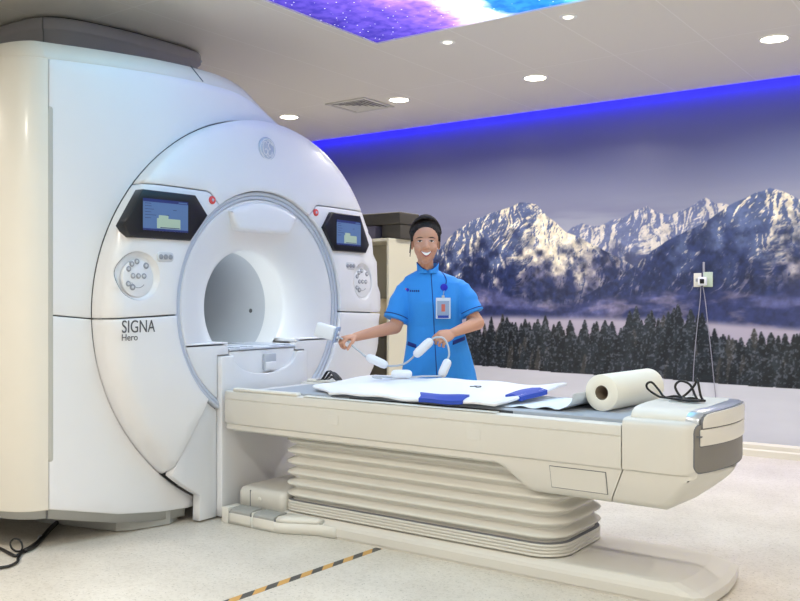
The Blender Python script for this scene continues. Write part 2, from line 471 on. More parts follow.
# starry light panel let into the ceiling
def starry():
    m = bpy.data.materials.new('starry_lightbox'); m.use_nodes = True
    nt = m.node_tree; nt.nodes.remove(nt.nodes['Principled BSDF'])
    em = nt.nodes.new('ShaderNodeEmission'); em.inputs[1].default_value = PANEL_E
    tc = nt.nodes.new('ShaderNodeTexCoord')
    def N(t): return nt.nodes.new(t)
    L = nt.links.new
    n1 = N('ShaderNodeTexNoise'); n1.inputs['Scale'].default_value = 2.2; n1.inputs['Detail'].default_value = 7; n1.inputs['Distortion'].default_value = .6
    L(tc.outputs['Object'], n1.inputs['Vector'])
    sx = N('ShaderNodeSeparateXYZ'); L(tc.outputs['Object'], sx.inputs[0])
    # position along the picture's diagonal, bent by the noise
    a = N('ShaderNodeMath'); a.operation = 'MULTIPLY_ADD'; a.inputs[1].default_value = .42; a.inputs[2].default_value = .48
    L(sx.outputs['X'], a.inputs[0])
    b0 = N('ShaderNodeMath'); b0.operation = 'MULTIPLY_ADD'; b0.inputs[1].default_value = -1.7; b0.inputs[2].default_value = .02
    L(sx.outputs['Y'], b0.inputs[0])
    b = N('ShaderNodeMath'); b.operation = 'MAXIMUM'; b.inputs[1].default_value = 0; L(b0.outputs[0], b.inputs[0])
    c = N('ShaderNodeMath'); c.operation = 'ADD'; L(a.outputs[0], c.inputs[0]); L(b.outputs[0], c.inputs[1])
    d = N('ShaderNodeMath'); d.operation = 'MULTIPLY_ADD'; d.inputs[1].default_value = .24; L(n1.outputs['Fac'], d.inputs[0]); L(c.outputs[0], d.inputs[2])
    e = N('ShaderNodeMath'); e.operation = 'SUBTRACT'; e.inputs[1].default_value = .12; L(d.outputs[0], e.inputs[0])
    r = N('ShaderNodeValToRGB'); cr = r.color_ramp
    stops = [(.0, (54, 44, 116)), (.07, (64, 52, 134)), (.17, (84, 64, 148)), (.24, (128, 92, 168)), (.31, (222, 190, 226)), (.36, (206, 226, 246)), (.41, (44, 104, 186)), (.50, (32, 98, 180)), (.62, (112, 200, 236)), (1, (150, 214, 238))]
    cr.elements[0].position, cr.elements[0].color = stops[0][0], (*lin(stops[0][1]), 1)
    cr.elements[1].position, cr.elements[1].color = stops[-1][0], (*lin(stops[-1][1]), 1)
    for p, q in stops[1:-1]:
        x = cr.elements.new(p); x.color = (*lin(q), 1)
    L(e.outputs[0], r.inputs[0])
    v = N('ShaderNodeTexVoronoi'); v.inputs['Scale'].default_value = 26; L(tc.outputs['Object'], v.inputs['Vector'])
    sr = N('ShaderNodeValToRGB'); sr.color_ramp.elements[0].position = .04; sr.color_ramp.elements[0].color = (1, 1, 1, 1); sr.color_ramp.elements[1].position = .13; sr.color_ramp.elements[1].color = (0, 0, 0, 1)
    L(v.outputs['Distance'], sr.inputs[0])
    n2 = N('ShaderNodeTexNoise'); n2.inputs['Scale'].default_value = 14; n2.inputs['Detail'].default_value = 8; L(tc.outputs['Object'], n2.inputs['Vector'])
    dk = N('ShaderNodeValToRGB'); dk.color_ramp.elements[0].position = .38; dk.color_ramp.elements[0].color = (.28, .36, .62, 1); dk.color_ramp.elements[1].position = .6; dk.color_ramp.elements[1].color = (1, 1, 1, 1)
    L(n2.outputs['Fac'], dk.inputs[0])
    mm = N('ShaderNodeMix'); mm.data_type = 'RGBA'; mm.blend_type = 'MULTIPLY'; mm.inputs['Factor'].default_value = .6
    L(r.outputs[0], mm.inputs['A']); L(dk.outputs[0], mm.inputs['B'])
    ms = N('ShaderNodeMix'); ms.data_type = 'RGBA'; ms.blend_type = 'ADD'; ms.inputs['Factor'].default_value = .5
    L(mm.outputs['Result'], ms.inputs['A']); L(sr.outputs[0], ms.inputs['B'])
    L(ms.outputs['Result'], em.inputs[0]); L(em.outputs[0], nt.nodes['Material Output'].inputs[0])
    return m
sp = thing('ceiling_light_panel', ((GX0+GX1)/2, (GY0+GY1)/2, CEIL), 'large backlit ceiling panel printed with a purple and blue starry nebula', 'light panel')
pm = MB().box(GX0+.012, GX1-.012, GY0+.012, GY1-.012, CEIL+.006, CEIL+.02)
po = pm.build('backlit_print', starry(), sp, smooth=False)
fr = MB()
for x0, x1, y0, y1 in ((GX0, GX0+.012, GY0, GY1), (GX1-.012, GX1, GY0, GY1), (GX0+.012, GX1-.012, GY0, GY0+.012), (GX0+.012, GX1-.012, GY1-.012, GY1)):
    fr.box(x0, x1, y0, y1, CEIL-.003, CEIL+.03)
fr.build('frame', M['metal_white'], sp, smooth=False)

# blue light strip in the cove
ls = MB().box(RX0+.05, RX1-.05, 6.545, 6.56, CEIL+.045, CEIL+.055).build('cove_light_strip', M['led'])
tag(ls, 'blue light strip hidden in the ceiling gap along the mural wall', 'light strip')
d = bpy.data.lights.new('blue_strip_light', 'AREA'); d.shape = 'RECTANGLE'; d.size = RX1-RX0-.2; d.size_y = .03; d.energy = STRIP_W*(RX1-RX0); d.color = (.03, .012, 1)
o = bpy.data.objects.new('blue_strip_light', d); COL.objects.link(o); o.parent = ls; o.location = ((RX0+RX1)/2, 6.70, CEIL+.06)
o.rotation_euler = (math.radians(12), 0, 0)

# air vent
vt = thing('air_vent', (-4.41, 5.63, CEIL), 'square louvred air vent in the ceiling beside a downlight', 'air vent')
vx, vy = -4.41, 5.63
v = MB()
for k, (r0, r1) in enumerate(((.2, .17),)):
    for sx_, sy_ in ((1, 0), (-1, 0), (0, 1), (0, -1)):
        if sx_: v.box(vx+(r1 if sx_ > 0 else -r0), vx+(r0 if sx_ > 0 else -r1), vy-r0, vy+r0, CEIL-.012, CEIL, .003)
        else: v.box(vx-r1, vx+r1, vy+(r1 if sy_ > 0 else -r0), vy+(r0 if sy_ > 0 else -r1), CEIL-.012, CEIL, .003)
v.build('frame', M['vent'], vt, smooth=False)
MB().box(vx-.17, vx+.17, vy-.17, vy+.17, CEIL-.002, CEIL-.0005).build('backing', M['vent_dk'], vt, smooth=False)
for k in range(4):
    r = .155-.038*k
    lo = MB()
    for a in range(4):
        ca, sa = math.cos(a*math.pi/2), math.sin(a*math.pi/2)
        q = [(r, -r, -.012), (r, r, -.012), (r-.028, r-.028, -.008), (r-.028, -r+.028, -.008)]
        q = [(x*ca-y*sa, x*sa+y*ca, z) for x, y, z in q]
        q2 = [(x, y, z+.002) for x, y, z in q]
        lo.ring([[(vx+x, vy+y, CEIL+z) for x, y, z in q2], [(vx+x, vy+y, CEIL+z) for x, y, z in q]])
    lo.build('louvre', M['vent'], vt, smooth=False)

# ------------------------------------------------------------------ mural: a printed wallpaper, its picture worked out per vertex
def hashgrid(seed): return np.random.RandomState(seed).rand(256, 256)
def vnoise(x, y, g):
    xi, yi = np.floor(x).astype(int), np.floor(y).astype(int); fx, fy = x-xi, y-yi
    fx, fy = fx*fx*(3-2*fx), fy*fy*(3-2*fy)
    a, b = g[xi % 256, yi % 256], g[(xi+1) % 256, yi % 256]; c, d = g[xi % 256, (yi+1) % 256], g[(xi+1) % 256, (yi+1) % 256]
    return (a*(1-fx)+b*fx)*(1-fy)+(c*(1-fx)+d*fx)*fy
def fbm(x, y, seed, oct=5, ridged=False):
    s = 0; amp = 1; tot = 0
    for k in range(oct):
        n = vnoise(x*2**k+k*17.3, y*2**k+k*9.1, hashgrid(seed+k))
        if ridged: n = 1-abs(2*n-1)
        s = s+n*amp; tot += amp; amp *= .52
    return s/tot
def ss(a, b, x):
    t = np.clip((x-a)/(b-a), 0, 1); return t*t*(3-2*t)
def mixc(c, new, k): return c*(1-k[..., None])+np.array(new)*k[..., None] if not isinstance(new, np.ndarray) or new.ndim == 1 else c*(1-k[..., None])+new*k[..., None]

MX0, MX1, MZ0, MZ1 = -6.55, .8, .1, 2.86
NX, NZ = 1250, 540
gx = np.linspace(MX0, MX1, NX); gz = np.linspace(MZ0, MZ1, NZ)
X, Z = np.meshgrid(gx, gz)
def ridge(pts):
    p = sorted(pts); return np.interp(X, [a for a, b in p], [b for a, b in p])
SKY0, SKY1 = np.array((90., 97, 146)), np.array((178., 180, 192))
cl = fbm(X*.7, Z*6, 3, 4)
t = ss(1.3, 2.75, Z)
img = SKY1*(1-t[..., None])+SKY0*t[..., None]
img = mixc(img, (198., 188, 190), ss(.5, .72, cl)*ss(2.05, 1.7, Z)*.55)
img = mixc(img, (96., 98, 140), ss(.5, .3, cl)*ss(2.05, 1.75, Z)*.4)
def mountain(img, pts, seed, snow, rough=.05, base=(44., 54, 94), sun=.0):
    """one massif: ribs fall away from the ridge, snow lit from the right, dark wooded rock below"""
    r = ridge(pts)
    jag = (fbm(X*5, X*0+seed, seed+40, 6)-.5)*rough*2
    top = r+jag
    mask = ss(-.005, .005, top-Z)
    h = np.clip(top-Z, 0, None)
    w = fbm(X*2.2+seed, Z*2.2, seed+5, 4)-.5
    sl = np.gradient(ridge(pts), axis=1)/(gx[1]-gx[0])
    sl = np.clip(sl, -1.2, 1.2)
    k = np.ones(41)/41
    sl = np.apply_along_axis(lambda q: np.convolve(np.pad(q, 20, 'edge'), k, 'valid'), 1, sl[:1]).repeat(NZ, 0)
    px_ = X+sl*h*.55+w*.30
    a = fbm(px_*3.4, Z*1.5+w*.8, seed+9, 6, True)
    b = fbm(px_*13+w, Z*9, seed+15, 5, True)
    rel_ = a+.38*b
    dx = np.gradient(rel_, axis=1)/(gx[1]-gx[0]); dz = np.gradient(rel_, axis=0)/(gz[1]-gz[0])
    light = .50-.42*sl+sun-np.clip(dx, -6, 6)*.062+np.clip(dz, -6, 6)*.03+(fbm(X*2.6, Z*2.6, seed+3, 3)-.5)*.5
    rockn = fbm(X*11, Z*11, seed+21, 5)
    sn = ss(snow[0], snow[1], Z+(a-.62)*.55+(rockn-.5)*.75)
    lit = ss(.42, .72, light)
    snowc = np.array((96., 110, 152))+np.array((156., 130, 64))*lit[..., None]
    snowc = snowc*(.80+.4*fbm(X*30, Z*30, seed+33, 3))[..., None]
    rock = np.array(base)+np.array((66., 54, 40))*(lit*ss(.3, .7, rockn))[..., None]
    rock = rock*(.62+.7*fbm(X*26, Z*26, seed+31, 3))[..., None]
    c = rock*(1-sn[..., None])+snowc*sn[..., None]
    return img*(1-mask[..., None])+c*mask[..., None]
RB = [(-3.365, 1.458), (-3.181, 1.636), (-3.074, 1.739), (-2.985, 1.776), (-2.898, 1.731), (-2.830, 1.720), (-2.703, 1.778), (-2.538, 1.848), (-2.441, 1.889), (-2.361, 1.822), (-2.259, 1.793), (-2.106, 1.846), (-1.986, 1.899), (-1.912, 1.857), (-1.832, 1.837), (-1.704, 1.726), (-1.462, 1.570), (-1.329, 1.409)]
pre_ = img.copy()
img = mountain(img, RB, 11, (1.25, 1.6), .03, sun=-.04)
img = img+(np.array((150., 152, 186))-img)*(.30*(abs(img-pre_).sum(2) > 1))[..., None]
RA = [(-6.067, 1.523), (-5.669, 1.632), (-5.389, 1.799), (-5.144, 1.731), (-4.814, 1.586), (-4.532, 1.578), (-4.346, 1.636), (-4.207, 1.748), (-3.999, 1.845), (-3.777, 1.911), (-3.553, 1.976), (-3.411, 1.941), (-3.272, 1.816), (-3.136, 1.709), (-2.959, 1.620), (-2.745, 1.507), (-2.562, 1.407), (-2.337, 1.255), (-2.031, 1.139)]
img = mountain(img, RA, 23, (1.34, 1.72), .028, sun=.03)
RC = [(-3.181, 1.038), (-2.830, 1.235), (-2.703, 1.306), (-2.538, 1.414), (-2.298, 1.571), (-2.031, 1.713), (-1.811, 1.850), (-1.634, 1.912), (-1.530, 1.949), (-1.429, 1.891), (-1.329, 1.842), (-1.1, 1.62), (-.9, 1.5), (-.6, 1.62), (-.3, 1.45), (.1, 1.6), (.8, 1.4)]
img = mountain(img, RC, 37, (1.34, 1.94), .028, sun=.0)
# dark wooded foothills
FH = [(-6.55, 1.12), (-5.669, 1.115), (-4.368, 1.136), (-3.948, 1.216), (-3.553, 1.154), (-3.181, 1.113), (-2.830, 1.154), (-2.417, 1.201), (-2.106, 1.161), (-1.811, 1.228), (-1.530, 1.197), (-1.329, 1.267), (-.6, 1.15), (.8, 1.1)]
r = ridge(FH)+(fbm(X*2.4, X*0+5, 70, 5)-.5)*.16
mk = ss(-.04, .04, r-Z)
n1 = fbm(X*4, Z*11, 77, 5); n2 = fbm(X*26, Z*26, 78, 3)
hill = np.array((50., 58, 102))+np.array((56., 44, 30))*ss(.52, .72, n1)[..., None]+np.array((40., 36, 40))*(ss(.55, .75, fbm(X*2, Z*8, 79, 4)))[..., None]
hill = hill*(.74+.5*n2)[..., None]
img = mixc(img, hill, mk*.9)
# valley haze, then the snow field
ZF = ridge([(-6.55, 1.02), (-4.368, 0.973), (-3.748, 0.989), (-3.181, 0.988), (-2.417, 0.990), (-1.883, 0.967), (-1.329, 0.934), (.8, .98)])
img = mixc(img, (176., 168, 186), ss(.035, -.03, Z-ZF-.02*(fbm(X*3, Z*0, 90, 3)-.5)))
ZS = ridge([(-6.55, .66), (-4.368, 0.573), (-3.948, 0.564), (-3.181, 0.539), (-2.417, 0.537), (-1.883, 0.520), (-1.329, 0.515), (.8, .64)])
snowf = np.array((208., 209, 218))*(.95+.08*fbm(X*1.5, Z*9, 95, 4))[..., None]
img = mixc(img, snowf, ss(.012, -.012, Z-ZS))
# row of snow-dusted conifers, painted back to front
rs = np.random.RandomState(5)
trees = []
band_top = ZS[0]+(ZF[0]-ZS[0])*(.50+.35*(fbm(gx*1.7, gx*0, 120, 3)-.3))
under = ss(.03, -.03, Z-band_top[None]-.08*(fbm(X*14, Z*0, 121, 3)-.5))*ss(-.01, .02, Z-ZS)
img = mixc(img, (31., 36, 44), under)
x = MX0
while x < MX1:
    zz = float(np.interp(x, gx, ZS[0])); H0 = float(np.interp(x, gx, ZF[0]))-zz
    big = .80+.34*float(np.interp(x, gx, fbm(gx*1.7, gx*0, 120, 3)))+.10*math.sin(x*5.1)
    for row, k_, dz_ in ((0, 1.0, .04), (1, .95, .02), (2, .74, .004), (3, .5, -.006)):
        h = H0*big*k_*(.62+.5*rs.rand())*(.86 if x < -2.6 else 1)
        trees.append((row, x+rs.rand()*.05, zz+dz_*(.5+rs.rand()), max(h, .08)))
    x += .040
trees.sort(key=lambda q: q[0])
n3 = fbm(X*70, Z*70, 101, 2); n4 = fbm(X*22, Z*40, 104, 3)
for row, tx, tz, h in trees:
    w = max(h*(.20+.10*rs.rand()), .035)
    i0, i1 = np.searchsorted(gx, tx-w*1.2), np.searchsorted(gx, tx+w*1.2)
    j0, j1 = np.searchsorted(gz, tz), np.searchsorted(gz, tz+h)
    if i1-i0 < 2 or j1-j0 < 2: continue
    x_, z_ = X[j0:j1, i0:i1], Z[j0:j1, i0:i1]
    f = (z_-tz)/h
    saw = .62+.38*((f*9+.7*n3[j0:j1, i0:i1]) % 1.0)[::1]
    edge = w*(1-f)**.75*(1.3-saw*.6)*(.65+.8*n4[j0:j1, i0:i1])+.004
    mk = ss(-.004, .006, edge-abs(x_-tx))*(f >= 0)
    tone = rs.rand()
    dark = np.array((26., 31, 36))+np.array((16., 18, 20))*tone+(np.array((22., 15, 8)) if tone > .92 else 0)
    fl = ss(.52, .74, n3[j0:j1, i0:i1]+.12*np.sign(x_-tx)*(1-f)-.05+.06*f)
    c = dark*(.7+.6*n4[j0:j1, i0:i1])[..., None]
    c = c+(np.array((150., 154, 168))-c)*(fl*.42)[..., None]
    img[j0:j1, i0:i1] = mixc(img[j0:j1, i0:i1], c, mk)
img = np.clip(img, 0, 255)/255
imgl = np.where(img <= .04045, img/12.92, ((img+.055)/1.055)**2.4)
mv = np.zeros((NX*NZ, 3)); mv[:, 0] = X.ravel(); mv[:, 1] = WALLY-.004; mv[:, 2] = Z.ravel()
idx = (np.arange(NZ-1)[:, None]*NX+np.arange(NX-1)[None]).ravel()
mf = np.stack([idx, idx+1, idx+NX+1, idx+NX], 1)
me = bpy.data.meshes.new('wall_mural')
me.vertices.add(len(mv)); me.vertices.foreach_set('co', mv.ravel())
me.loops.add(mf.size); me.loops.foreach_set('vertex_index', mf.ravel().astype(np.int32))
me.polygons.add(len(mf)); me.polygons.foreach_set('loop_start', np.arange(0, mf.size, 4, dtype=np.int32))
me.update(calc_edges=True)
ca = me.color_attributes.new('print', 'FLOAT_COLOR', 'POINT')
ca.data.foreach_set('color', np.concatenate([imgl.reshape(-1, 3), np.ones((NX*NZ, 1))], 1).ravel())
mm = bpy.data.materials.new('printed_wallpaper'); mm.use_nodes = True
at = mm.node_tree.nodes.new('ShaderNodeAttribute'); at.attribute_name = 'print'
mm.node_tree.links.new(at.outputs['Color'], mm.node_tree.nodes['Principled BSDF'].inputs['Base Color'])
mm.node_tree.nodes['Principled BSDF'].inputs['Roughness'].default_value = .30
me.materials.append(mm)
mo = bpy.data.objects.new('wall_mural', me); COL.objects.link(mo)
tag(mo, 'full wall printed mural of snowy mountains above a dark conifer forest', 'wall mural')

# ------------------------------------------------------------------ MRI scanner
YC, ZC, XF, XR = 3.54, 1.105, -3.42, -3.455
DY, DZ = 3.625, 1.085   # centre of the big disc
mri = thing('mri_scanner', (-4.2, YC, 0), 'huge white MRI scanner with a round bore and two display panels', 'MRI scanner')
def xf(y, z):
    r = math.hypot(y-YC, z-ZC)
    q = math.hypot(y-DY, z-DZ)
    return XF - .05*(max(0, r-.63)/.43)**2 - .06*(max(0, q-1.045)/.04)**2
def oarc(r, a0, a1, n=40):
    out = []
    for i in range(n+1):
        a = math.radians(a0+(a1-a0)*i/n); s = math.sin(a)
        out.append((DY+r*math.cos(a), DZ+r*s*(.97 if s > 0 else 1)))
    return out
def rel(*pts): return [(YC+a, ZC+b) for a, b in pts]
def mir(l): return [(2*YC-a+.0, b) for a, b in l][::-1]
def mird(l): return [(2*DY-a, b) for a, b in l][::-1]
R1 = 1.085; RI = .634
aU = math.degrees(math.asin(.622/.97/R1))
dome = oarc(R1, aU, 180-aU, 60) + rel((-.435, .597), (-.41, .590), (-.356, .534)) + arc(YC, ZC, RI, 123.2, 56.8, 30) + rel((.356, .534), (.41, .590), (.435, .597))
panel('dome_cover', dome, xf, M['shell'], mri, bev=.006, depth=.07)
DL, DR = (2.69, 1.257), (4.425, 1.257)
ctl = oarc(R1, 180-aU+.35, 181.45, 30) + arc(YC, ZC, RI, 182.9, 123.8, 30) + rel((-.362, .534), (-.414, .584), (-.436, .591))
ctr = rel((.436, .591), (.414, .584), (.362, .534)) + arc(YC, ZC, RI, 56.2, -2.9, 30) + oarc(R1, -1.45, aU-.35, 30)
for pts, dc in ((ctl, DL), (ctr, DR)):
    panel('control_panel', pts, xf, M['shell'], mri, holes=[arc(dc[0], dc[1], .114, 0, 351, 39)], bev=.005, depth=.07)
sig = oarc(R1, 181.8, 228.3, 30) + arc(YC, ZC, RI, 228, 183.6, 30)
sigr = arc(YC, ZC, RI, -3.6, -48, 30) + oarc(R1, -48.3, -1.8, 30)
panel('lower_side_panel', sig, xf, M['shell'], mri, bev=.006, depth=.07)
panel('lower_side_panel', sigr, xf, M['shell'], mri, bev=.005)
tri = oarc(R1, 228.7, 240.5, 12) + rel((-.455, -1.095), (-.338, -1.095), (-.338, -.541)) + arc(YC, ZC, RI, 237.8, 228.4, 6)
xtri = lambda y, z: XF-.04
panel('lower_corner_panel', tri, xtri, M['shell'], mri, bev=.004)
panel('lower_corner_panel', mir(tri), xtri, M['shell'], mri, bev=.004)
# dark core seen only in the gaps, and the drum behind
V, F = lathe_x(DY, DZ, [(-3.50, .60), (-3.50, .95), (-3.56, 1.0), (-3.60, 1.02)])
obj('gap_backing', V, F, M['groove'], mri)
dv = MB()
pl_ = [(-3.60, 1), (-5.1, 1)]
dv.ring([[(x, *p) for p in oarc(1.04*s, 0, 357, 119)] for x, s in pl_], cap0=False, cap1=False)
dv.build('drum_cover', M['shell'], mri)
# ring trim round the flared opening
a0, a1 = math.radians(-57), math.radians(237)
V, F = lathe_x(YC, ZC, [(XR-.04, .6295), (XR+.012, .6295), (XR+.016, .626), (XR+.014, .613), (XR+.010, .6105), (XR+.004, .610)], a0, a1, 120)
obj('ring_trim', V, F, M['trim'], mri)
V, F = lathe_x(YC, ZC, [(XR+.003, .609), (XR+.008, .6075), (XR+.010, .604), (XR+.008, .594), (XR+.004, .590), (XR-.03, .5895)], a0, a1, 120)
obj('ring_trim', V, F, M['trim'], mri)
# flare
prof = [(XR-.03, .588), (XR, .587), (XR+.004, .583), (XR+.004, .575), (XR, .56), (XR-.008, .53), (XR-.024, .48), (XR-.044, .43), (XR-.066, .385), (XR-.090, .35), (XR-.106, .332), (XR-.117, .323), (XR-.125, .317), (XR-.135, .313), (XR-.15, .311)]
CH = .185
N = 110; V = []; F = []
for x, r in prof:
    a = math.asin(CH/r)
    for i in range(N+1):
        t = -a+(math.pi+2*a)*i/N; V.append((x, YC+r*math.cos(t), ZC+r*math.sin(t)))
for p in range(len(prof)-1):
    for i in range(N):
        F.append((p*(N+1)+i, p*(N+1)+i+1, (p+1)*(N+1)+i+1, (p+1)*(N+1)+i))
obj('bore_flare', V, F, M['shell'], mri)
def bore(name, xs, r, m):
    V = []; F = []; a = math.asin(.225/r); N = 90
    for x in xs:
        for i in range(N+1):
            t = -a+(math.pi+2*a)*i/N; V.append((x, YC+r*math.cos(t), ZC+r*math.sin(t)))
    for p in range(len(xs)-1):
        for i in range(N): F.append((p*(N+1)+i, p*(N+1)+i+1, (p+1)*(N+1)+i+1, (p+1)*(N+1)+i))
    return obj(name, V, F, m, mri)
bore('bore_lip', (-3.603, -3.68, -3.74), .311, M['shell'])
bore('bore_liner', (-3.74, -4.2, -5.1), .312, M['bore'])
MB().box(-5.08, -3.75, YC-.27, YC+.27, .845, .872, .006).build('bore_floor', M['bore'], mri)
db = MB(); db.ell((-3.86, YC+.3105, 1.075), (.014, 0, 0), (0, .003, 0), (0, 0, .014)); db.build('bore_sensor', M['ink'], mri)
lb = bpy.data.lights.new('bore_fill_light', 'AREA'); lb.shape = 'RECTANGLE'; lb.size = .12; lb.size_y = .3; lb.energy = 5; lb.color = (.93, 1, .96)  # unseen light without a fixture, added to brighten the bore lip
lbo = bpy.data.objects.new('bore_fill_light', lb); COL.objects.link(lbo); lbo.parent = mri; lbo.location = Vector((-3.66, YC-.1, ZC+.29))-wloc(mri)
lbo.rotation_euler = (math.radians(20), 0, 0)
# ledge and lower front inside the ring
for y0, y1 in ((YC-.556, YC-.262), (YC+.262, YC+.556)):
    MB().box(-3.70, XR+.004, y0, y1, ZC-CH-.02, ZC-CH, .004).build('flare_ledge', M['shell'], mri)
al = math.degrees(math.asin((CH+.004)/.586))
low = arc(YC, ZC, .586, 180+al, 234, 16)+rel((-.338, -.474), (-.338, -.25), (-.262, -.25), (-.262, -.215), (-.285, -.2), (-.30, -CH-.004))
panel('flare_base_panel', low, lambda y, z: XR+.004, M['shell'], mri, bev=.004)
panel('flare_base_panel', mir(low), lambda y, z: XR+.004, M['shell'], mri, bev=.004)
# dock front with a U-shaped cut
U = [(.245*math.cos(math.radians(a)), -.255-.112*math.sin(math.radians(a))**.9) for a in np.linspace(2, 178, 24)]
dock = rel((-.333, -1.092), (.333, -1.092), (.333, -.258), (.262, -.258), (.25, -.256), *U, (-.25, -.256), (-.262, -.258), (-.333, -.258))
panel('dock_panel', dock, lambda y, z: -3.425, M['shell'], mri, bev=.005)
MB().box(-3.5, -3.45, YC-.25, YC+.25, .70, .868, .004).build('dock_recess', M['shell'], mri)
sb = MB(); sb.box(-3.45, -3.432, YC-.008, YC+.085, .752, .845, .005); sb.build('latch_slot', M['bore'], mri)
MB().box(-3.45, -3.427, YC-.002, YC+.08, .752, .80, .004).build('latch_block', M['shell'], mri)
br = MB(); br.box(-3.78, -3.445, YC-.255, YC+.255, .872, .886, .005)
for y in (-.2, -.1, .1, .2): br.box(-3.78, -3.45, YC+y-.025, YC+y+.025, .886, .893, .003)
for y in (-.17, .02): br.box(-3.456, -3.439, YC+y-.02, YC+y+.02, .874, .884, .002)
br.build('bridge_plate', M['trim'], mri)
hd = arc(YC, ZC, .572, 63, 117, 20)+rel((-.262, .505), (-.218, .435), (-.203, .418), (-.184, .41), (.184, .41), (.203, .418), (.218, .435), (.262, .505))
panel('bore_hood', hd, lambda y, z: XR+.022-.10*max(0, z-ZC-.50), M['shell'], mri, bev=.014, depth=.14, step=.03)

# housing left of the disc: front covers, side cover, chamfered top
def xb(y, z=0): return -3.535-.085*min(1, max(0, (3.0-y)/.66))**1.5
SEAM = 2.338
ZTOP = [(SEAM, 2.238), (2.6, 2.255), (2.9, 2.272), (3.175, 2.284), (3.35, 2.283), (3.44, 2.274), (3.53, 2.252), (3.63, 2.210), (3.72, 2.165), (3.795, 2.128)]
def bot(y): return float(np.interp(y, [2.0, 2.338, 2.675, 2.9, 3.07], [.2, .193, .112, .082, .07]))
RB_ = 1.0878
up = oarc(RB_, 81.2, 181.45, 60)+[(SEAM, ZC-.027)]+ZTOP
panel('upper_housing_cover', up, xb, M['shell'], mri, bev=.006, depth=.12)
lo = oarc(RB_, 181.75, 243.5, 40)+[(3.17, .075), (3.075, .07)]+[(y, bot(y)) for y in (2.9, 2.8, 2.675, 2.5)]+[(SEAM, bot(SEAM)), (SEAM, ZC-.033)]
panel('lower_housing_cover', lo, xb, M['shell'], mri, bev=.006, depth=.12)
bk = MB(); 
gp = oarc(RB_-.03, 88, 238, 50)+[(2.42, bot(2.42)+.03), (SEAM-.02, bot(SEAM)+.02), (SEAM-.02, 2.2), (3.1, 2.22), (3.45, 2.2)]
panel('gap_backing', gp, lambda y, z: xb(y)-.035, M['groove'], mri, bev=.002, depth=.02)
plan = [(-5.1, 2.15), (-4.5, 2.15), (-4.1, 2.155), (-3.93, 2.165), (-3.83, 2.18), (-3.76, 2.2), (-3.70, 2.228), (-3.66, 2.26), (-3.635, 2.295), (-3.619, 2.334)]
plan_s = [tuple(p) for p in smooth_path([(a, b, 0) for a, b in plan], 4)]
sv = MB()
nrm = []
for i, p in enumerate(plan_s):
    a, b = Vector(plan_s[max(i-1, 0)]), Vector(plan_s[min(i+1, len(plan_s)-1)]); t = (b-a).normalized(); nrm.append(Vector((-t.y, t.x, 0)))
def off(d): return [Vector(p)+n*d for p, n in zip(plan_s, nrm)]
rows = [(.12, .19), (.006, .19), (.0018, .1918), (0, .196), (0, 1.2), (0, 2.232), (.0018, 2.236), (.006, 2.238)]
sv.ring([[(p.x, p.y, z) for p in off(d)] for d, z in rows], close=False)
sv.build('side_cover', M['shell_warm'], mri)
# finger groove beside the seam: raised strip, its shade put into the grey
fg = [(SEAM+.008+.012*math.cos(math.radians(a)), z0+.012*math.sin(math.radians(a))) for z0, r in ((2.01, (0, 180)), (.42, (180, 360))) for a in np.linspace(*r, 8)]
panel('finger_groove', fg, lambda y, z: xb(y)+.0015, M['recess_shade'], mri, bev=.004, depth=.006, step=.1)
# top edge
e1 = [(p[0], p[1], 2.238) for p in plan_s[:-1]]+[(xb(y), y, z) for y, z in [(a, float(np.interp(a, [q[0] for q in ZTOP], [q[1] for q in ZTOP]))) for a in np.linspace(SEAM+.002, 3.795, 34)]]
e2 = []
for i, p in enumerate(e1):
    a, b = Vector(e1[max(i-1, 0)]), Vector(e1[min(i+1, len(e1)-1)]); t = (b-a); t.z = 0; t.normalize(); n = Vector((-t.y, t.x, 0))
    k = 1-sstep(3.56, 3.80, p[1])
    e2.append(Vector(p)+n*.095*(.3+.7*k)+Vector((0, 0, .098*k)))
def top(name, i0, i1, m):
    L1 = [Vector(p)+Vector((0, 0, .003)) for p in e1[i0:i1]]; L2 = e2[i0:i1]
    L0 = [p+Vector((-.0, 0, -.02))+(q-p)*.1 for p, q in zip(L1, L2)]
    La = [p.lerp(q, .94) for p, q in zip(L1, L2)]
    Lb = [q+(q-p).normalized()*0 + Vector(((q-p).x*.06, (q-p).y*.06, -.001)) for p, q in zip(L1, L2)]
    L3 = [Vector((-5.1, p.y, 2.383 if p.y < 3.45 else p.z-.001)) for p in Lb]
    return MB().ring([L0, L1, La, Lb, L3], close=False).build(name, m, mri)
isp = min(range(len(e1)), key=lambda i: abs(e1[i][1]-3.16)+(0 if i > 30 else 5))
top('top_cover', 0, isp+1, M['shell_warm'])
e1b = e1[isp][1]
top('top_cover', isp, len(e1), M['shell_warm'])
ts = MB(); ts.tube([Vector(e1[isp])+Vector((.001, 0, .004)), e2[isp]+Vector((.002, 0, .001))], .003, 6); ts.build('top_seam', M['groove'], mri)
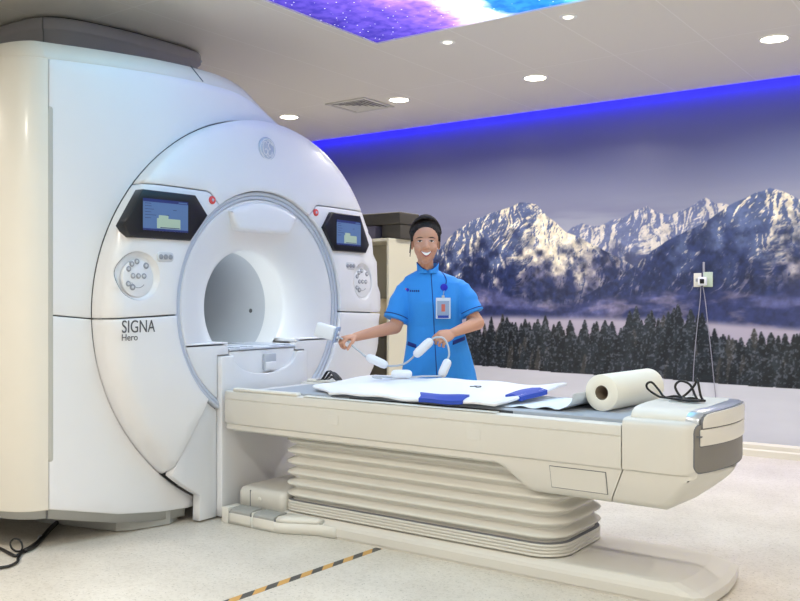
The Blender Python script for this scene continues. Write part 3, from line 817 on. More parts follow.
# skirt and foot below the housing
sk = [(p.x, p.y) for p in off(.035)]+[(xb(y)-.03, y) for y in np.linspace(2.36, 3.08, 20)]
MB().ring([[(x, y, bot(y)+dz) for x, y in sk] for dz in (.03, -.045)]+[[(x-.12, y+.03, bot(y)-.05) for x, y in sk]], close=False).build('skirt', M['skirt'], mri)
MB().ring([[(x, y, z) for x, y in ((-5.0, 2.6), (-4.1, 2.62), (-3.95, 2.66), (-3.66, 2.73), (-3.62, 2.78), (-3.56, 2.98), (-3.60, 3.06), (-5.0, 3.06))] for z in (0.004, .085)]).build('foot', M['skirt'], mri, smooth=False)
MB().box(-5.05, -3.75, 2.3, 3.0, .17, .2).build('underside', M['under'], mri, smooth=False)
st = MB(); p = off(.033)[-1]; st.box(p.x-.004, p.x+.006, p.y-.003, p.y+.003, .145, .2); st.build('skirt_seam', M['groove'], mri, smooth=False)

# displays
def hexa(pts):
    return [(YC+a, ZC+b) for a, b in pts]
hx = [(2.707, 1.669), (3.010, 1.667), (3.086, 1.571), (2.981, 1.437), (2.641, 1.438), (2.601, 1.491)]
hx = hx[::-1]
sc0 = [(2.704, 1.630), (2.962, 1.624), (2.960, 1.478), (2.704, 1.474)]
def xd(y): return -3.390-.045*(abs(y-YC)-.4)/.6
def display(flip):
    f = (lambda l: mir(l)) if flip else (lambda l: l)
    V, F = panel_mesh(f([tuple(p) for p in hx]), lambda y, z: xd(y), depth=.06, bev=.006, step=.06)
    d = obj('display', V, F, M['black'], mri)
    y0, y1 = sc0[0][0], sc0[1][0]; z0, z1 = (sc0[2][1]+sc0[3][1])/2, (sc0[0][1]+sc0[1][1])/2
    if flip: y0, y1 = 2*YC-y1, 2*YC-y0
    w, h = y1-y0, z1-z0
    s = MB()
    def q(a0, a1, b0, b1, k, mi):
        s.box(-.004, .0006+.0005*k, y0+a0*w, y0+a1*w, z0+b0*h, z0+b1*h, mi=mi)
    q(0, 1, 0, 1, 1, 0); q(0, 1, .9, 1, 2, 1); q(0, 1, 0, .06, 2, 1)
    q(.30, .82, .08, .40, 2, 2); q(.34, .55, .40, .5, 2, 2); q(.36, .82, .10, .36, 3, 2); q(.37, .80, .095, .12, 4, 3)
    for b in (.84, .76, .66, .57, .48, .38): q(.04, .04+.12+.16*((b*37) % 1), b, b+.018, 2, 3)
    q(.66, .74, .68, .70, 2, 3); q(.78, .97, .925, .965, 3, 0); q(.5, .57, .5, .52, 3, 3)
    s.v = [(a+xd(b), b, c) for a, b, c in s.v]
    s.build('screen', [M['scr'], M['scr_dk'], M['scr_gr'], M['scr_tx']], d, smooth=False)
display(False); display(True)
# button bowls
for dc, mirr in ((DL, 1), (DR, -1)):
    xc = xf(*dc)
    xr = lambda y, z: xf(y, z)
    n = 48; L = []
    for r, dx in ((.1135, -.002), (.111, -.006), (.101, -.02), (.094, -.022)):
        L.append([(xf(dc[0]+r*math.cos(a), dc[1]+r*math.sin(a))+dx, dc[0]+r*math.cos(a), dc[1]+r*math.sin(a)) for a in [2*math.pi*k/n for k in range(n)]])
    bowl = MB().ring(L, cap0=False, cap1=True).build('button_bowl', M['shell'], mri)
    pz = dc[1]-.012; py = dc[0]+.004
    plate = MB().disc_x(py, pz, xc-.03, xc-.010, .089, 48, .004).build('button_plate', M['shell'], bowl)
    for a, rr, q in ((150, .064, 0), (124, .067, 0), (97, .069, 0), (48, .067, 1), (0, .033, 0), (0, 0, 0), (180, .031, 0), (213, .069, 0), (238, .063, 1)):
        b = MB().disc_x(py+rr*math.cos(math.radians(a)), pz+rr*math.sin(math.radians(a))+.012, xc-.014, xc-.0065, .0155 if q else .0135, 20, .002)
        b.disc_x(py+rr*math.cos(math.radians(a)), pz+rr*math.sin(math.radians(a))+.012, xc-.0075, xc-.006, .008, 6, .001, mi=1)
        b.build('button', [M['btn'], M['btn_lt']], bowl)
    sm = MB().tube([(xc-.0095, py+.042*math.cos(math.radians(a)), pz-.002+.042*math.sin(math.radians(a))) for a in np.linspace(205, 320, 14)], .0016, 6)
    sm.build('dial_mark', M['btn'], bowl)
    # three small buttons
    cy, cz = (dc[0]+.148*1, 1.352) if mirr > 0 else (dc[0]-.148, 1.352)
    pb = panel('button_strip', rrect(cy-.05, cy+.05, cz-.024, cz+.024, .02), lambda y, z: xf(cy, cz)+.003, M['btn_lt'], mri, bev=.003, depth=.012, step=.1)
    for k in (-1, 0, 1):
        MB().disc_x(cy+k*.029, cz, xf(cy, cz), xf(cy, cz)+.007, .0125, 18, .002).build('button', M['btn'], pb)
    ey = YC+(-.404 if mirr > 0 else .404)
    eb = MB().disc_x(ey, 1.655, xf(ey, 1.655)-.002, xf(ey, 1.655)+.008, .021, 28, .004).build('emergency_button', M['red'], mri)
    MB().disc_x(ey, 1.655, xf(ey, 1.655)+.006, xf(ey, 1.655)+.0095, .008, 16, .001).build('emergency_mark', M['badge'], eb)
# lettering
for body, y0, z0, wdt, hgt, nm in (('SIGNA', 2.602, .990, .174, .058, 'lettering'), ('Hero', 2.602, .953, .080, .030, 'lettering')):
    t = text_mesh(nm, body, .1, (xf(y0+.1, z0)+.0012, y0, z0), M['ink'], mri, (math.radians(90), 0, math.radians(90)))
    bb_ = [v.co for v in t.data.vertices]
    x0, x1 = min(v.x for v in bb_), max(v.x for v in bb_); h1 = max(v.y for v in bb_)
    for v in t.data.vertices: v.co.x = (v.co.x-x0)*wdt/(x1-x0); v.co.y *= hgt/h1
    for v in t.data.vertices: v.co.z += xf(y0+v.co.x, z0+v.co.y)+.0012
    t.location.x = -wloc(mri).x
# round emblem
ex, ez = 3.552, 1.975; xe = xf(ex, ez)
bd = MB().disc_x(ex, ez, xe-.005, xe+.006, .066, 48, .005).build('emblem', M['badge'], mri)
em = MB()
ring_ = [(xe+.0065, ex+.055*math.cos(a), ez+.055*math.sin(a)) for a in np.linspace(0, 2*math.pi, 49)]
em.tube(ring_, .0028, 6)
for pts in ([(-.004, .03), (-.018, .04), (-.034, .026), (-.036, 0), (-.026, -.026), (-.008, -.03), (0, -.012), (-.012, .0), (-.022, -.008)],
            [(.034, .026), (.02, .038), (.006, .026), (.012, .008), (.022, .002), (.01, -.004), (.002, -.02), (.014, -.036), (.032, -.026), (.036, -.01)],
            [(-.008, -.03), (-.002, -.042), (.012, -.044)], [(.02, .038), (.008, .046), (-.006, .044)]):
    em.tube(smooth_path([(xe+.0065, ex+a, ez+b) for a, b in pts], 6), .003, 6)
for k in range(4):
    a = math.radians(45+90*k)
    em.tube([(xe+.0065, ex+.046*math.cos(a-.25), ez+.046*math.sin(a-.25)), (xe+.0065, ex+.05*math.cos(a), ez+.05*math.sin(a)), (xe+.0065, ex+.046*math.cos(a+.25), ez+.046*math.sin(a+.25))], .002, 6)
em.build('emblem_monogram', M['shell'], bd)

# duct cover between scanner and ceiling
dc_ = thing('duct_cover', (-4.9, 3.3, 2.28), 'grey duct cover between the scanner top and the ceiling', 'duct cover')
dp = [(-6.2, 2.78), (-4.9, 2.785), (-4.6, 2.79), (-4.47, 2.81), (-4.38, 2.87), (-4.325, 2.97), (-4.29, 3.1), (-4.26, 3.3), (-4.25, 3.55), (-4.255, 3.72), (-4.28, 3.81), (-4.35, 3.86), (-4.6, 3.87), (-6.2, 3.87)]
dps = [tuple(p)[:2] for p in smooth_path([(a, b, 0) for a, b in dp], 5)]
cx_, cy_ = -5.2, 3.3
def dring(k, z): 
    n = len(dps); out = []
    for i in range(n):
        a, b = Vector(dps[max(i-1, 0)]), Vector(dps[min(i+1, n-1)]); t = (b-a).normalized(); out.append((dps[i][0]+t.y*k, dps[i][1]-t.x*k, z))
    return out
i_s = min(range(len(dps)), key=lambda i: abs(dps[i][0]+4.43)+abs(dps[i][1]-2.83))
for i0, i1 in ((0, i_s+1), (i_s, len(dps))):
    MB().ring([dring(k, z)[i0:i1] for k, z in ((-.012, 2.384), (-.012, 2.62), (.004, 2.632), (.008, 2.64), (.008, 2.69), (.002, 2.70), (-.02, 2.70))], close=False).build('duct_wall', M['housing'], dc_)
ds = MB(); ds.tube([Vector(dring(-.012, 2.384)[i_s])+Vector((.0, -.0, 0)), Vector(dring(.002, 2.62)[i_s]), Vector(dring(.010, 2.64)[i_s]), Vector(dring(.010, 2.70)[i_s])], .004, 6); ds.build('duct_seam', M['groove'], dc_)
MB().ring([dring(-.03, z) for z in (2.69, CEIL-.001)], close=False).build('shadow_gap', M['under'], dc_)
q = Vector(dring(.009, 2.655)[len(dps)-14]); MB().ell(q, (.008, 0, 0), (0, .008, 0), (0, 0, .008)).build('screw', M['silver'], dc_)

# ------------------------------------------------------------------ patient table
YT = 3.53
tab = thing('patient_table', (-2.2, YT, 0), 'cream MRI patient table on ribbed bellows and a long low base', 'patient table')
def tbot(x):
    if x < -1.12: return .464-.104*sstep(-1.815, -1.645, x)
    return .36+.14*min(1, (x+1.12)/.13)
def sect(x, zb, top, kink=0, inset_=0):
    d = .465-zb; w = .318-.36*max(0, d)
    h = list(top)+[(.33, .516), (.327, .507), (.316, .501), (.317, .494), (min(.318, w+.012), min(.486, zb+.03)), (w, zb+.012), (w-.02, zb), (0, zb)]
    out = []
    for s in (-1, 1):
        half = [(YT+s*max(0, y-inset_*(1 if y > .03 else 0)), z) for y, z in h]
        out += half if s < 0 else half[::-1][1:-1]
    res = []
    for y, z in out:
        res.append((x-(max(0, .5-z)*kink), y, z))
    return res
TOPM = [(0, .652), (.262, .652), (.268, .672), (.30, .675), (.320, .674), (.328, .669), (.33, .662), (.33, .633), (.326, .631), (.326, .627), (.33, .625)]
TOPE = [(0, .700), (.29, .700), (.312, .698), (.325, .691), (.331, .678), (.332, .66), (.332, .64), (.332, .63), (.332, .628), (.332, .62), (.331, .60)]
mb = MB()
xs = [-3.40, -3.395]+list(np.linspace(-3.3, -1.85, 12))+list(np.linspace(-1.83, -1.63, 16))+list(np.linspace(-1.6, -1.3, 6))+[-1.257]
L = []
for i, x in enumerate(xs):
    L.append(sect(x, tbot(x), TOPM, .45*sstep(-1.35, -1.257, x), .004 if i == 0 else 0))
mb.ring(L); mb.build('table_body', M['table'], tab, auto=38)
def bow(y): return .075*(1-min(1, abs(y-YT)/.335)**2)
mb = MB(); L = []
for x, ins in ((-1.252, .0), (-1.248, 0), (-1.2, 0), (-1.15, 0), (-1.12, 0), (-1.08, 0), (-1.04, 0), (-1.02, .003), (-1.008, .01), (-1.0, .024)):
    sc = sect(x, tbot(x), TOPE, .45*(1-sstep(-1.25, -1.13, x)), ins)
    L.append([(a+bow(b)*sstep(-1.25, -1.0, x), b, c-(.6*ins if c > .6 else 0)+(ins*.5 if c < .52 else 0)) for a, b, c in sc])
mb.ring(L); mb.build('end_cap', M['table'], tab, auto=38)
# raised cover on the end, silver lip, front plates
COV = [(0, .742), (.12, .742), (.20, .740), (.245, .736), (.27, .728), (.284, .715), (.288, .70), (.288, .69)]
def cov(x, k=1.0, dz=0, b=1):
    out = []
    for s in (-1, 1):
        h = [(x+bow(YT+s*y)*b, YT+s*y*k, z+dz) for y, z in COV]
        out += h if s < 0 else h[::-1][1:]
    return out
def cv(name, st, m):
    MB().ring([cov(*a) for a in st]).build(name, m, tab, auto=40)
cv('end_cover', [(-1.236, .985, -.004, 0), (-1.232, 1, 0, 0), (-1.15, 1, 0, .35), (-1.045, 1, 0, .9)], M['table_lt'])
cv('silver_lip', [(-1.045, 1, .0005, .9), (-1.01, 1.0, -.002, 1), (-1.0, .985, -.008, 1)], M['silver'])
fe = lambda d: (lambda y, z: -1.0+bow(y)+d)
panel('end_panel', [(YT+a, b) for a, b in rrect(-.308, .308, .514, .69, .03)], fe(.002), M['endgrey'], tab, depth=.02, bev=.004)
panel('panel_rim', [(YT+a, b) for a, b in rrect(-.311, .311, .511, .691, .032)], fe(.0008), M['groove'], tab, depth=.015, bev=.001)
p1 = [(YT-.272, .676), (YT+.272, .676)]+[(YT+a, b) for a, b in [(.272, .70), (.266, .716), (.25, .726), (.20, .731), (.1, .735), (0, .736), (-.1, .735), (-.20, .731), (-.25, .726), (-.266, .716), (-.272, .70)]]
panel('upper_plate', p1, fe(.010), M['shell_warm'], tab, depth=.03, bev=.003)
panel('plate_rim', [(YT+(a-YT)*1.01, .705+(b-.705)*1.05) for a, b in p1], fe(.006), M['groove'], tab, depth=.02, bev=.001)
panel('lower_plate', [(YT+a, b) for a, b in rrect(-.285, .285, .612, .672, .004, 2)], fe(.009), M['shell_warm'], tab, depth=.02, bev=.003)
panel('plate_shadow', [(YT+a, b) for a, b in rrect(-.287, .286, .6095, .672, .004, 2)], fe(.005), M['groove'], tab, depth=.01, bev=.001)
for y in (-.287, .287): MB().box(-1.0+bow(YT+y)-.004, -1.0+bow(YT+y)+.012, YT+y-.016, YT+y+.016, .645, .65).build('slot', M['groove'], tab, smooth=False)
sg = MB(); sg.box(-1.0+bow(YT+.24)+.008, -1.0+bow(YT+.24)+.0118, YT+.236, YT+.242, .69, .715); sg.build('latch_mark', M['ink'], tab, smooth=False)
mb = MB(); mb.ring([[(-1.145+.028*math.cos(a)*k, YT-.02+.06*math.sin(a)*k, z) for a in [2*math.pi*i/28 for i in range(28)]] for z, k in ((.741, 1), (.7435, 1), (.744, .95))]); mb.build('touch_pad', M['pedal'], tab)
# side drawer and small inlays
def skirt_y(z): return YT-.317+.025*(.494-z)/.104
for nm, e, m_ in (('drawer_rim', .003, M['groove']), ('drawer_panel', 0, M['table'])):
    lp = []
    for d in (.004, 0):
        o_ = (-.0018 if e else -.0045)-(0 if d else .0)
        q = [(-1.557-e, .482+e), (-1.325+e, .482+e), (-1.325+e, .397-e), (-1.557-e, .397-e)]
        lp.append([(x, skirt_y(z)+o_+d, z) for x, z in q])
    MB().ring(lp).build(nm, m_, tab, smooth=False)
for x0 in (-2.70, -1.935):
    MB().box(x0, x0+.065, YT-.3318, YT-.329, .555, .60, .001).build('side_inlay', M['table'], tab, smooth=False)
MB().box(-3.34, -2.90, YT-.327, YT-.292, .674, .690, .006).build('arm_rail', M['table_lt'], tab)
MB().box(-2.86, -1.80, YT-.326, YT-.290, .674, .680, .003).build('arm_rail', M['table_lt'], tab)
MB().box(-3.38, -2.85, YT+.29, YT+.327, .674, .690, .006).build('arm_rail', M['table_lt'], tab)
# cradle with grey mattress
MB().box(-3.385, -1.245, YT-.265, YT+.265, .650, .664, .004).build('cradle', M['shell'], tab)
pd = MB()
lp = []
for x, z, k in ((-3.27, .664, .9), (-3.24, .674, .97), (-3.1, .686, 1), (-2.6, .690, 1), (-1.6, .690, 1), (-1.27, .690, 1), (-1.255, .684, .99)):
    w = .262*k; lp.append([(x, YT-w, .662), (x, YT-w-.004, .668), (x, YT-w-.003, z-.006), (x, YT-w+.006, z), (x, YT, z+.002), (x, YT+w-.006, z), (x, YT+w+.003, z-.006), (x, YT+w, .662)])
pd.ring(lp); pad = pd.build('mattress', M['pad'], tab, auto=35)
MB().box(-2.62, -1.75, YT-.2695, YT-.262, .664, .682, .003).build('mattress_edge_strip', M['pad_dk'], pad)  # dark strip along part of the mattress's near edge
# bellows
BX0, BX1, BHW, BR = -3.065, -1.54, .262, .13
def rr(inset_, z):
    x0, x1, w, r = BX0+inset_, BX1-inset_, BHW-inset_, BR-inset_*.6
    out = []
    for cx, cy, a in ((x1-r, YT+w-r, 0), (x0+r*.6, YT+w-r*.6, 90), (x0+r*.6, YT-w+r*.6, 180), (x1-r, YT-w+r, 270)):
        q = r if a in (0, 270) else r*.6
        out += [(cx+q*math.cos(math.radians(a+90*i/9)), cy+q*math.sin(math.radians(a+90*i/9)), z) for i in range(10)]
    return out
lp = []
P0, PITCH = .148, .0533
for k in range(6*12+1):
    z = P0+PITCH*k/12
    if z > .475: break
    c = .5-.5*math.cos(2*math.pi*(z-P0)/PITCH)
    lp.append(rr(.034*(1-c), z))
pre = [rr(.02, .086)]
for k in range(4):
    zz = .09+.0135*k; pre += [rr(.010, zz), rr(.002, zz+.003), rr(.002, zz+.0105), rr(.010, zz+.0132)]
MB().ring(pre+lp).build('bellows', M['bellows'], tab)
bk = MB().ring([rr(.006, z) for z in (.1438, .1462)]); bk.build('bellows_band', M['groove'], tab)
# floor base
def plan_base(g):
    e = g*4.6
    return [(-3.33+g, YT-.285+g), (-3.02, YT-.285+g), (-2.93, YT-.275+g), (-2.8, YT-.27+g), (-1.5, YT-.27+g), (-1.05-e, YT-.27+g), (-1.005-e, YT-.262+g), (-.975-e, YT-.235+g), (-.958-e, YT-.12), (-.95-e, YT+.0), (-.958-e, YT+.12), (-.975-e, YT+.235-g), (-1.005-e, YT+.262-g), (-1.05-e, YT+.27-g), (-1.5, YT+.27-g), (-3.33+g, YT+.27-g)]
mb = MB(); mb.ring([[(x, y, z) for x, y in plan_base(g)] for g, z in ((.006, .0), (.006, .008), (0, .012), (0, .048), (.006, .062), (.022, .082), (.034, .086))])
mb.build('floor_base', M['table'], tab, auto=9)
mb = MB(); mb.ring([[(x, y, z) for x, y in rrect(-3.355+g, -3.035-g, YT-.275+g, YT+.25-g, .03)] for g, z in ((0, .07), (0, .15), (.006, .168), (.02, .177))]); mb.build('base_tower', M['table'], tab)
mb = MB().disc_z(0, 0, [(0, .012), (.002, .011)], 20)
mb.v = [(-3.20+x, YT-.275-z, .125+y) for x, y, z in mb.v]; mb.build('base_button', M['table_lt'], tab)
sm = MB(); sm.box(-3.267, -3.263, YT-.2765, YT-.26, .075, .165); sm.build('tower_seam', M['groove'], tab, smooth=False)
for x0 in (-3.325, -3.16):
    x1 = x0+.14
    y0, y1 = YT-.36, YT-.265
    prof = [(y1, .07), (y1, .082), (y0+.03, .080), (y0+.008, .074), (y0, .066), (y0, .056), (y1, .056)]
    p_ = MB().ring([[(x, y, z) for y, z in prof] for x in (x0, x1)]).build('foot_pedal', M['pedal'], tab, smooth=False)
    MB().box(x0, x1, y0-.0015, y0+.012, .012, .057, .003).build('pedal_front', M['table_lt'], p_)
    for xx in (x0-.012, x1): MB().box(xx, xx+.012, y0+.002, y0+.02, .016, .06).build('pedal_slot', M['groove'], p_, smooth=False)
mb = MB()
mb.ring([[(x, y, z) for x, y in ((-3.385, YT-.36), (-3.01, YT-.36), (-2.95, YT-.345), (-2.82, YT-.285), (-2.7, YT-.272), (-2.7, YT-.255), (-3.385, YT-.255))] for z in (.002, .055)])
for xa, xb2 in ((-3.385, -3.34), (-3.172, -3.164)): mb.box(xa, xb2, YT-.362, YT-.255, 0, .079, .004)
mb.ring([[(x, y, z) for x, y in ((-3.005, YT-.36+g), (-2.95, YT-.345+g), (-2.82, YT-.285+g), (-2.78, YT-.262), (-3.005, YT-.255))] for g, z in ((0, .054), (0, .07), (.012, .08))])
mb.build('pedal_housing', M['table_lt'], tab)

# ------------------------------------------------------------------ things on the table
bl = None
def blanket_pt(s, t):
    x0 = -2.72-.20*sstep(0, .22, t)+.06*sstep(.3, 1, t); x1 = -1.815+.06*t
    x = x0+(x1-x0)*s
    y = 3.240+(3.785-3.240)*t-.01*s*(1-t)
    z = .7135+.004*math.sin(s*9+t*3)*math.sin(t*7+s*2)+.003*math.sin(s*23+t*11)
    z += .026*sstep(.25, .95, t)+.004+.018*max(0, (s-.85)/.15)**2*(.3+.7*t)
    z -= .008*max(0, (.12-s)/.12)*max(0, 1-t*3)
    z -= .004*max(0, (.06-t)/.06)
    return x, y, z
def sheet(fn, n, m, thick, skirt=True):
    V = []; F = []
    for lay in (0, 1):
        for i in range(n+1):
            for j in range(m+1):
                x, y, z = fn(i/n, j/m); V.append((x, y, z-thick*lay))
    k = (n+1)*(m+1); q = lambda i, j, l: l*k+i*(m+1)+j
    for i in range(n):
        for j in range(m):
            F.append((q(i, j, 0), q(i+1, j, 0), q(i+1, j+1, 0), q(i, j+1, 0))); F.append((q(i, j, 1), q(i, j+1, 1), q(i+1, j+1, 1), q(i+1, j, 1)))
    for i in range(n):
        F.append((q(i, 0, 0), q(i, 0, 1), q(i+1, 0, 1), q(i+1, 0, 0))); F.append((q(i, m, 0), q(i+1, m, 0), q(i+1, m, 1), q(i, m, 1)))
    for j in range(m):
        F.append((q(0, j, 0), q(0, j+1, 0), q(0, j+1, 1), q(0, j, 1))); F.append((q(n, j, 0), q(n, j, 1), q(n, j+1, 1), q(n, j+1, 0)))
    return V, F
cm = thing('coil_mat', (-2.3, 3.5, .69), 'flexible white coil mat with blue straps lying on the table', 'coil mat')
V, F = sheet(blanket_pt, 70, 36, .018); obj('mat_body', V, F, M['cloth'], cm, auto=50)
hm = [blanket_pt(i/60, 0) for i in range(61)]+[blanket_pt(1, j/30) for j in range(1, 31)]+[blanket_pt(1-i/60, 1) for i in range(1, 61)]+[blanket_pt(0, 1-j/30) for j in range(1, 31)]
MB().tube([(x, y, z-.0095) for x, y, z in hm], .0078, 8).build('hem', M['cloth'], cm)
def strap(s0, s1, t0, t1, out=0):
    def fn(a, b):
        x, y, z = blanket_pt(s0+(s1-s0)*a, t0+(t1-t0)*b)
        return x, y, z+.006
    return fn
V, F = sheet(lambda a, b: (lambda p: (p[0], p[1]-.014*(1-b), p[2]+.010-.012*max(0, 1-b*2)))(blanket_pt(.58+.25*a, .13*b)), 14, 8, .017)
obj('blue_strap', V, F, M['blue'], cm, auto=50)
V, F = sheet(lambda a, b: (lambda p: (p[0]+.014*a, p[1], p[2]+.010-.014*max(0, a*2-1)))(blanket_pt(.945+.055*a, .30+.38*b)), 8, 14, .02)
obj('blue_strap', V, F, M['blue'], cm, auto=50)
lg = MB()
for pts in ([(0, 0), (.02, .008), (.04, -.002), (.055, .006)], [(.01, .012), (.03, .02), (.05, .01)]):
    lg.tube([(-2.16+a, 3.60+b*2, blanket_pt(.71, .68)[2]+.002) for a, b in pts], .003, 6)
lg.build('printed_mark', M['ink'], cm)

pr = thing('paper_roll', (-1.40, 3.6, .69), 'thick white paper roll lying across the table end, sheet pulled out', 'paper roll')
ra, rb = Vector((-1.418, 3.40, .7665)), Vector((-1.372, 3.815, .7665)); RR = .0745
ax = (rb-ra).normalized(); ux = Vector((0, 0, 1)).cross(ax).normalized(); uz = ax.cross(ux)
n = 48
def rl(c, r): return [c+ux*r*math.cos(a)+Vector((0, 0, 1))*r*math.sin(a) for a in [2*math.pi*k/n for k in range(n)]]
MB().ring([rl(ra+ax*.05, .030), rl(ra, .030), rl(ra-ax*.0005, .0315), rl(ra, RR-.002), rl(ra+ax*.002, RR), rl(rb-ax*.002, RR), rl(rb, RR-.002), rl(rb, .030), rl(rb-ax*.05, .030)], cap0=False, cap1=False).build('roll', M['roll'], pr, auto=50)
MB().ring([rl(ra+ax*.003, .030), rl(ra+ax*.003, .0265), rl(rb-ax*.003, .0265), rl(rb-ax*.003, .030)], cap0=False, cap1=False).build('cardboard_core', M['core'], pr)
def paper(a, b):
    y = 3.30+.45*b+.006*math.sin(a*17)*(1-b)
    xr = -1.497+.03*b
    x = -1.93+(xr+1.93)*min(1, a/.8) if a < .8 else xr
    z = .6945+.006*(1+math.sin(a*24+b*2))*(1-b*.5)*sstep(.28, .40, a)*(1 if a < .7 else max(0, (.8-a)/.1))
    if a > .62:
        q = (a-.62)/.38
        x = -1.93+(xr+1.93)*(.775+.225*math.sin(q*math.pi/2)); z += .072*q**1.8
    return x, y, z
V, F = sheet(paper, 50, 16, .0012); obj('pulled_sheet', V, F, M['paper'], pr)

# black cable coiled on the end cover
cb_ = [(-1.084, 3.476, 0.741), (-1.161, 3.495, 0.738), (-1.227, 3.522, 0.755), (-1.267, 3.518, 0.781), (-1.270, 3.515, 0.802), (-1.254, 3.527, 0.808), (-1.224, 3.524, 0.779), (-1.194, 3.509, 0.754), (-1.158, 3.534, 0.758), (-1.096, 3.517, 0.748), (-1.052, 3.499, 0.735), (-1.077, 3.456, 0.730), (-1.141, 3.484, 0.732), (-1.154, 3.500, 0.746), (-1.116, 3.503, 0.764), (-1.077, 3.506, 0.806), (-1.068, 3.513, 0.833), (-1.057, 3.496, 0.815), (-1.046, 3.491, 0.769), (-1.030, 3.490, 0.738), (-1.052, 3.474, 0.732), (-1.090, 3.472, 0.745), (-1.128, 3.494, 0.764), (-1.150, 3.503, 0.794), (-1.145, 3.507, 0.814), (-1.128, 3.518, 0.821), (-1.096, 3.517, 0.808), (-1.071, 3.498, 0.771), (-1.049, 3.477, 0.736), (-1.068, 3.451, 0.729), (-1.106, 3.461, 0.737), (-1.103, 3.487, 0.754), (-1.077, 3.493, 0.759), (-1.055, 3.497, 0.749), (-1.039, 3.496, 0.736)]
pts = [Vector((p[0], p[1], max(p[2], .752))) for p in smooth_path(cb_, 8)]
tag(MB().tube(pts, .0048, 8).build('coiled_cable', M['cable'], origin='mid'), 'black cable coiled in loose loops on the foot end of the table', 'cable')
# folded strap near the scanner
sp_ = [(-3.30, 3.83), (-3.22, 3.80)]
sb_ = MB()
for y, h in ((3.745, .05), (3.775, .04)):
    p = [(-3.235, .695), (-3.20, .7), (-3.15, .7+h), (-3.09, .70), (-3.14, .695+h*.55), (-3.18, .698)]
    q = smooth_path([(x, y, z) for x, z in p], 6)
    sb_.ring([[v+Vector((0, dy, dz)) for dy, dz in ((-.012, 0), (.012, 0), (.012, .003), (-.012, .003))] for v in q])
tag(sb_.build('folded_strap', M['pad_dk'], smooth=False, origin='mid'), 'small dark folded strap on the table next to the bore', 'strap')

# ------------------------------------------------------------------ wall socket and cords
ws = thing('wall_socket', ((-2.008, 1.290)[0], WALLY-.005, (-2.008, 1.237)[1]), 'small pair of socket plates on the mural with a white plug', 'wall socket')
wy = WALLY-.005
a_, b_ = (-2.076, 1.237), (-2.019, 1.342); c_, d_ = (-2.004, 1.237), (-1.934, 1.349)
MB().box(a_[0], b_[0], wy-.012, wy, a_[1], b_[1], .004).build('cream_plate', M['socket'], ws)
MB().box(c_[0], d_[0], wy-.012, wy, c_[1], d_[1], .004).build('green_plate', M['green'], ws)
m1 = (-2.008, 1.282); 
MB().box(m1[0]-.03, m1[0]+.035, wy-.04, wy-.011, m1[1]-.035, m1[1]+.03, .008).build('plug', M['coil'], ws)
MB().box(m1[0]-.012, m1[0]+.02, wy-.048, wy-.038, m1[1]-.02, m1[1]+.015, .004).build('plug_face', M['cable'], ws)
mid = (.5*(a_[0]+b_[0]), .5*(a_[1]+b_[1]))
MB().box(mid[0]-.012, mid[0]+.012, wy-.016, wy-.011, mid[1]-.012, mid[1]+.012, .002).build('socket_hole', M['btn'], ws)
s_ = (-2.001, 1.425); MB().box(s_[0]-.008, s_[0]+.008, wy-.01, wy, m1[1]+.03, s_[1], .002).build('conduit', M['cordw'], ws)
for pts, lab in (([(-2.016, 1.244), (-2.023, 1.139), (-2.046, 0.950), (-2.064, 0.760), (-2.076, 0.570), (-2.079, 0.380), (-2.076, 0.153)], 'thin pale cord hanging from the wall plug, left of the other'),
                 ([(-2.001, 1.244), (-1.986, 1.139), (-1.967, 0.951), (-1.942, 0.726), (-1.920, 0.503), (-1.909, 0.391), (-1.905, 0.167)], 'thin pale cord hanging from the wall plug, right of the other')):
    q = smooth_path([(x, wy-.03+.015*min(1, i/2), z) for i, (x, z) in enumerate(pts)], 6)
    tag(MB().tube(q, .0032, 6).build('hanging_cord', M['cordw'], origin='mid'), lab, 'cord', 'cords hanging from the wall plug')

# ------------------------------------------------------------------ cabinet behind the woman and what lies on it
cbx = thing('shelf_cabinet', (-4.4, 5.5, 0), 'tall cream open shelf cabinet behind the woman', 'cabinet')
CX0, CX1, CY0, CY1, CZ = -4.95, -3.88, 5.30, 5.72, 1.60
MB().box(CX1-.02, CX1, CY0, CY1, 0, CZ, .002).build('side_panel', M['cab'], cbx, smooth=False)
MB().box(CX0, CX0+.02, CY0, CY1, 0, CZ, .002).build('side_panel', M['cab'], cbx, smooth=False)
MB().box(CX0+.02, CX1-.02, CY0, CY1, CZ-.022, CZ, .002).build('top_panel', M['cab'], cbx, smooth=False)
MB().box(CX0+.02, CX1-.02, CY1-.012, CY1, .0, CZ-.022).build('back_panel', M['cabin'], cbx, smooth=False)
for z in (.06, .92): MB().box(CX0+.02, CX1-.02, CY0+.01, CY1-.012, z, z+.02, .001).build('shelf', M['cab'], cbx, smooth=False)
fm_ = thing('foam_support', (-4.02, 5.5, CZ), 'dark grey T-shaped foam support on top of the cabinet', 'foam support')
MB().box(-4.21, -3.835, 5.38, 5.64, 1.708, 1.80, .01).build('slab', M['foam'], fm_)
MB().box(-4.02, -3.845, 5.40, 5.62, CZ, 1.709, .008).build('stem', M['foam'], fm_)
cu = MB(); cu.ring([[(x, 5.34+dy*.2, z) for x, z in ((-4.42, 1.6005), (-4.04, 1.6005), (-4.04, 1.70), (-4.10, 1.698), (-4.42, 1.66))] for dy in (0, 1)])
tag(cu.build('wedge_cushion', M['cushion'], smooth=False, origin='mid'), 'purple grey wedge cushion on the cabinet beside the foam support', 'cushion')
rl_ = MB(); rl_.capsule((-4.25, 5.45, 1.045), (-4.01, 5.45, 1.045), .1045, .1045, 20)
tag(rl_.build('bolster', M['beige'], origin='mid'), 'beige rolled bolster on the middle shelf of the cabinet', 'bolster')
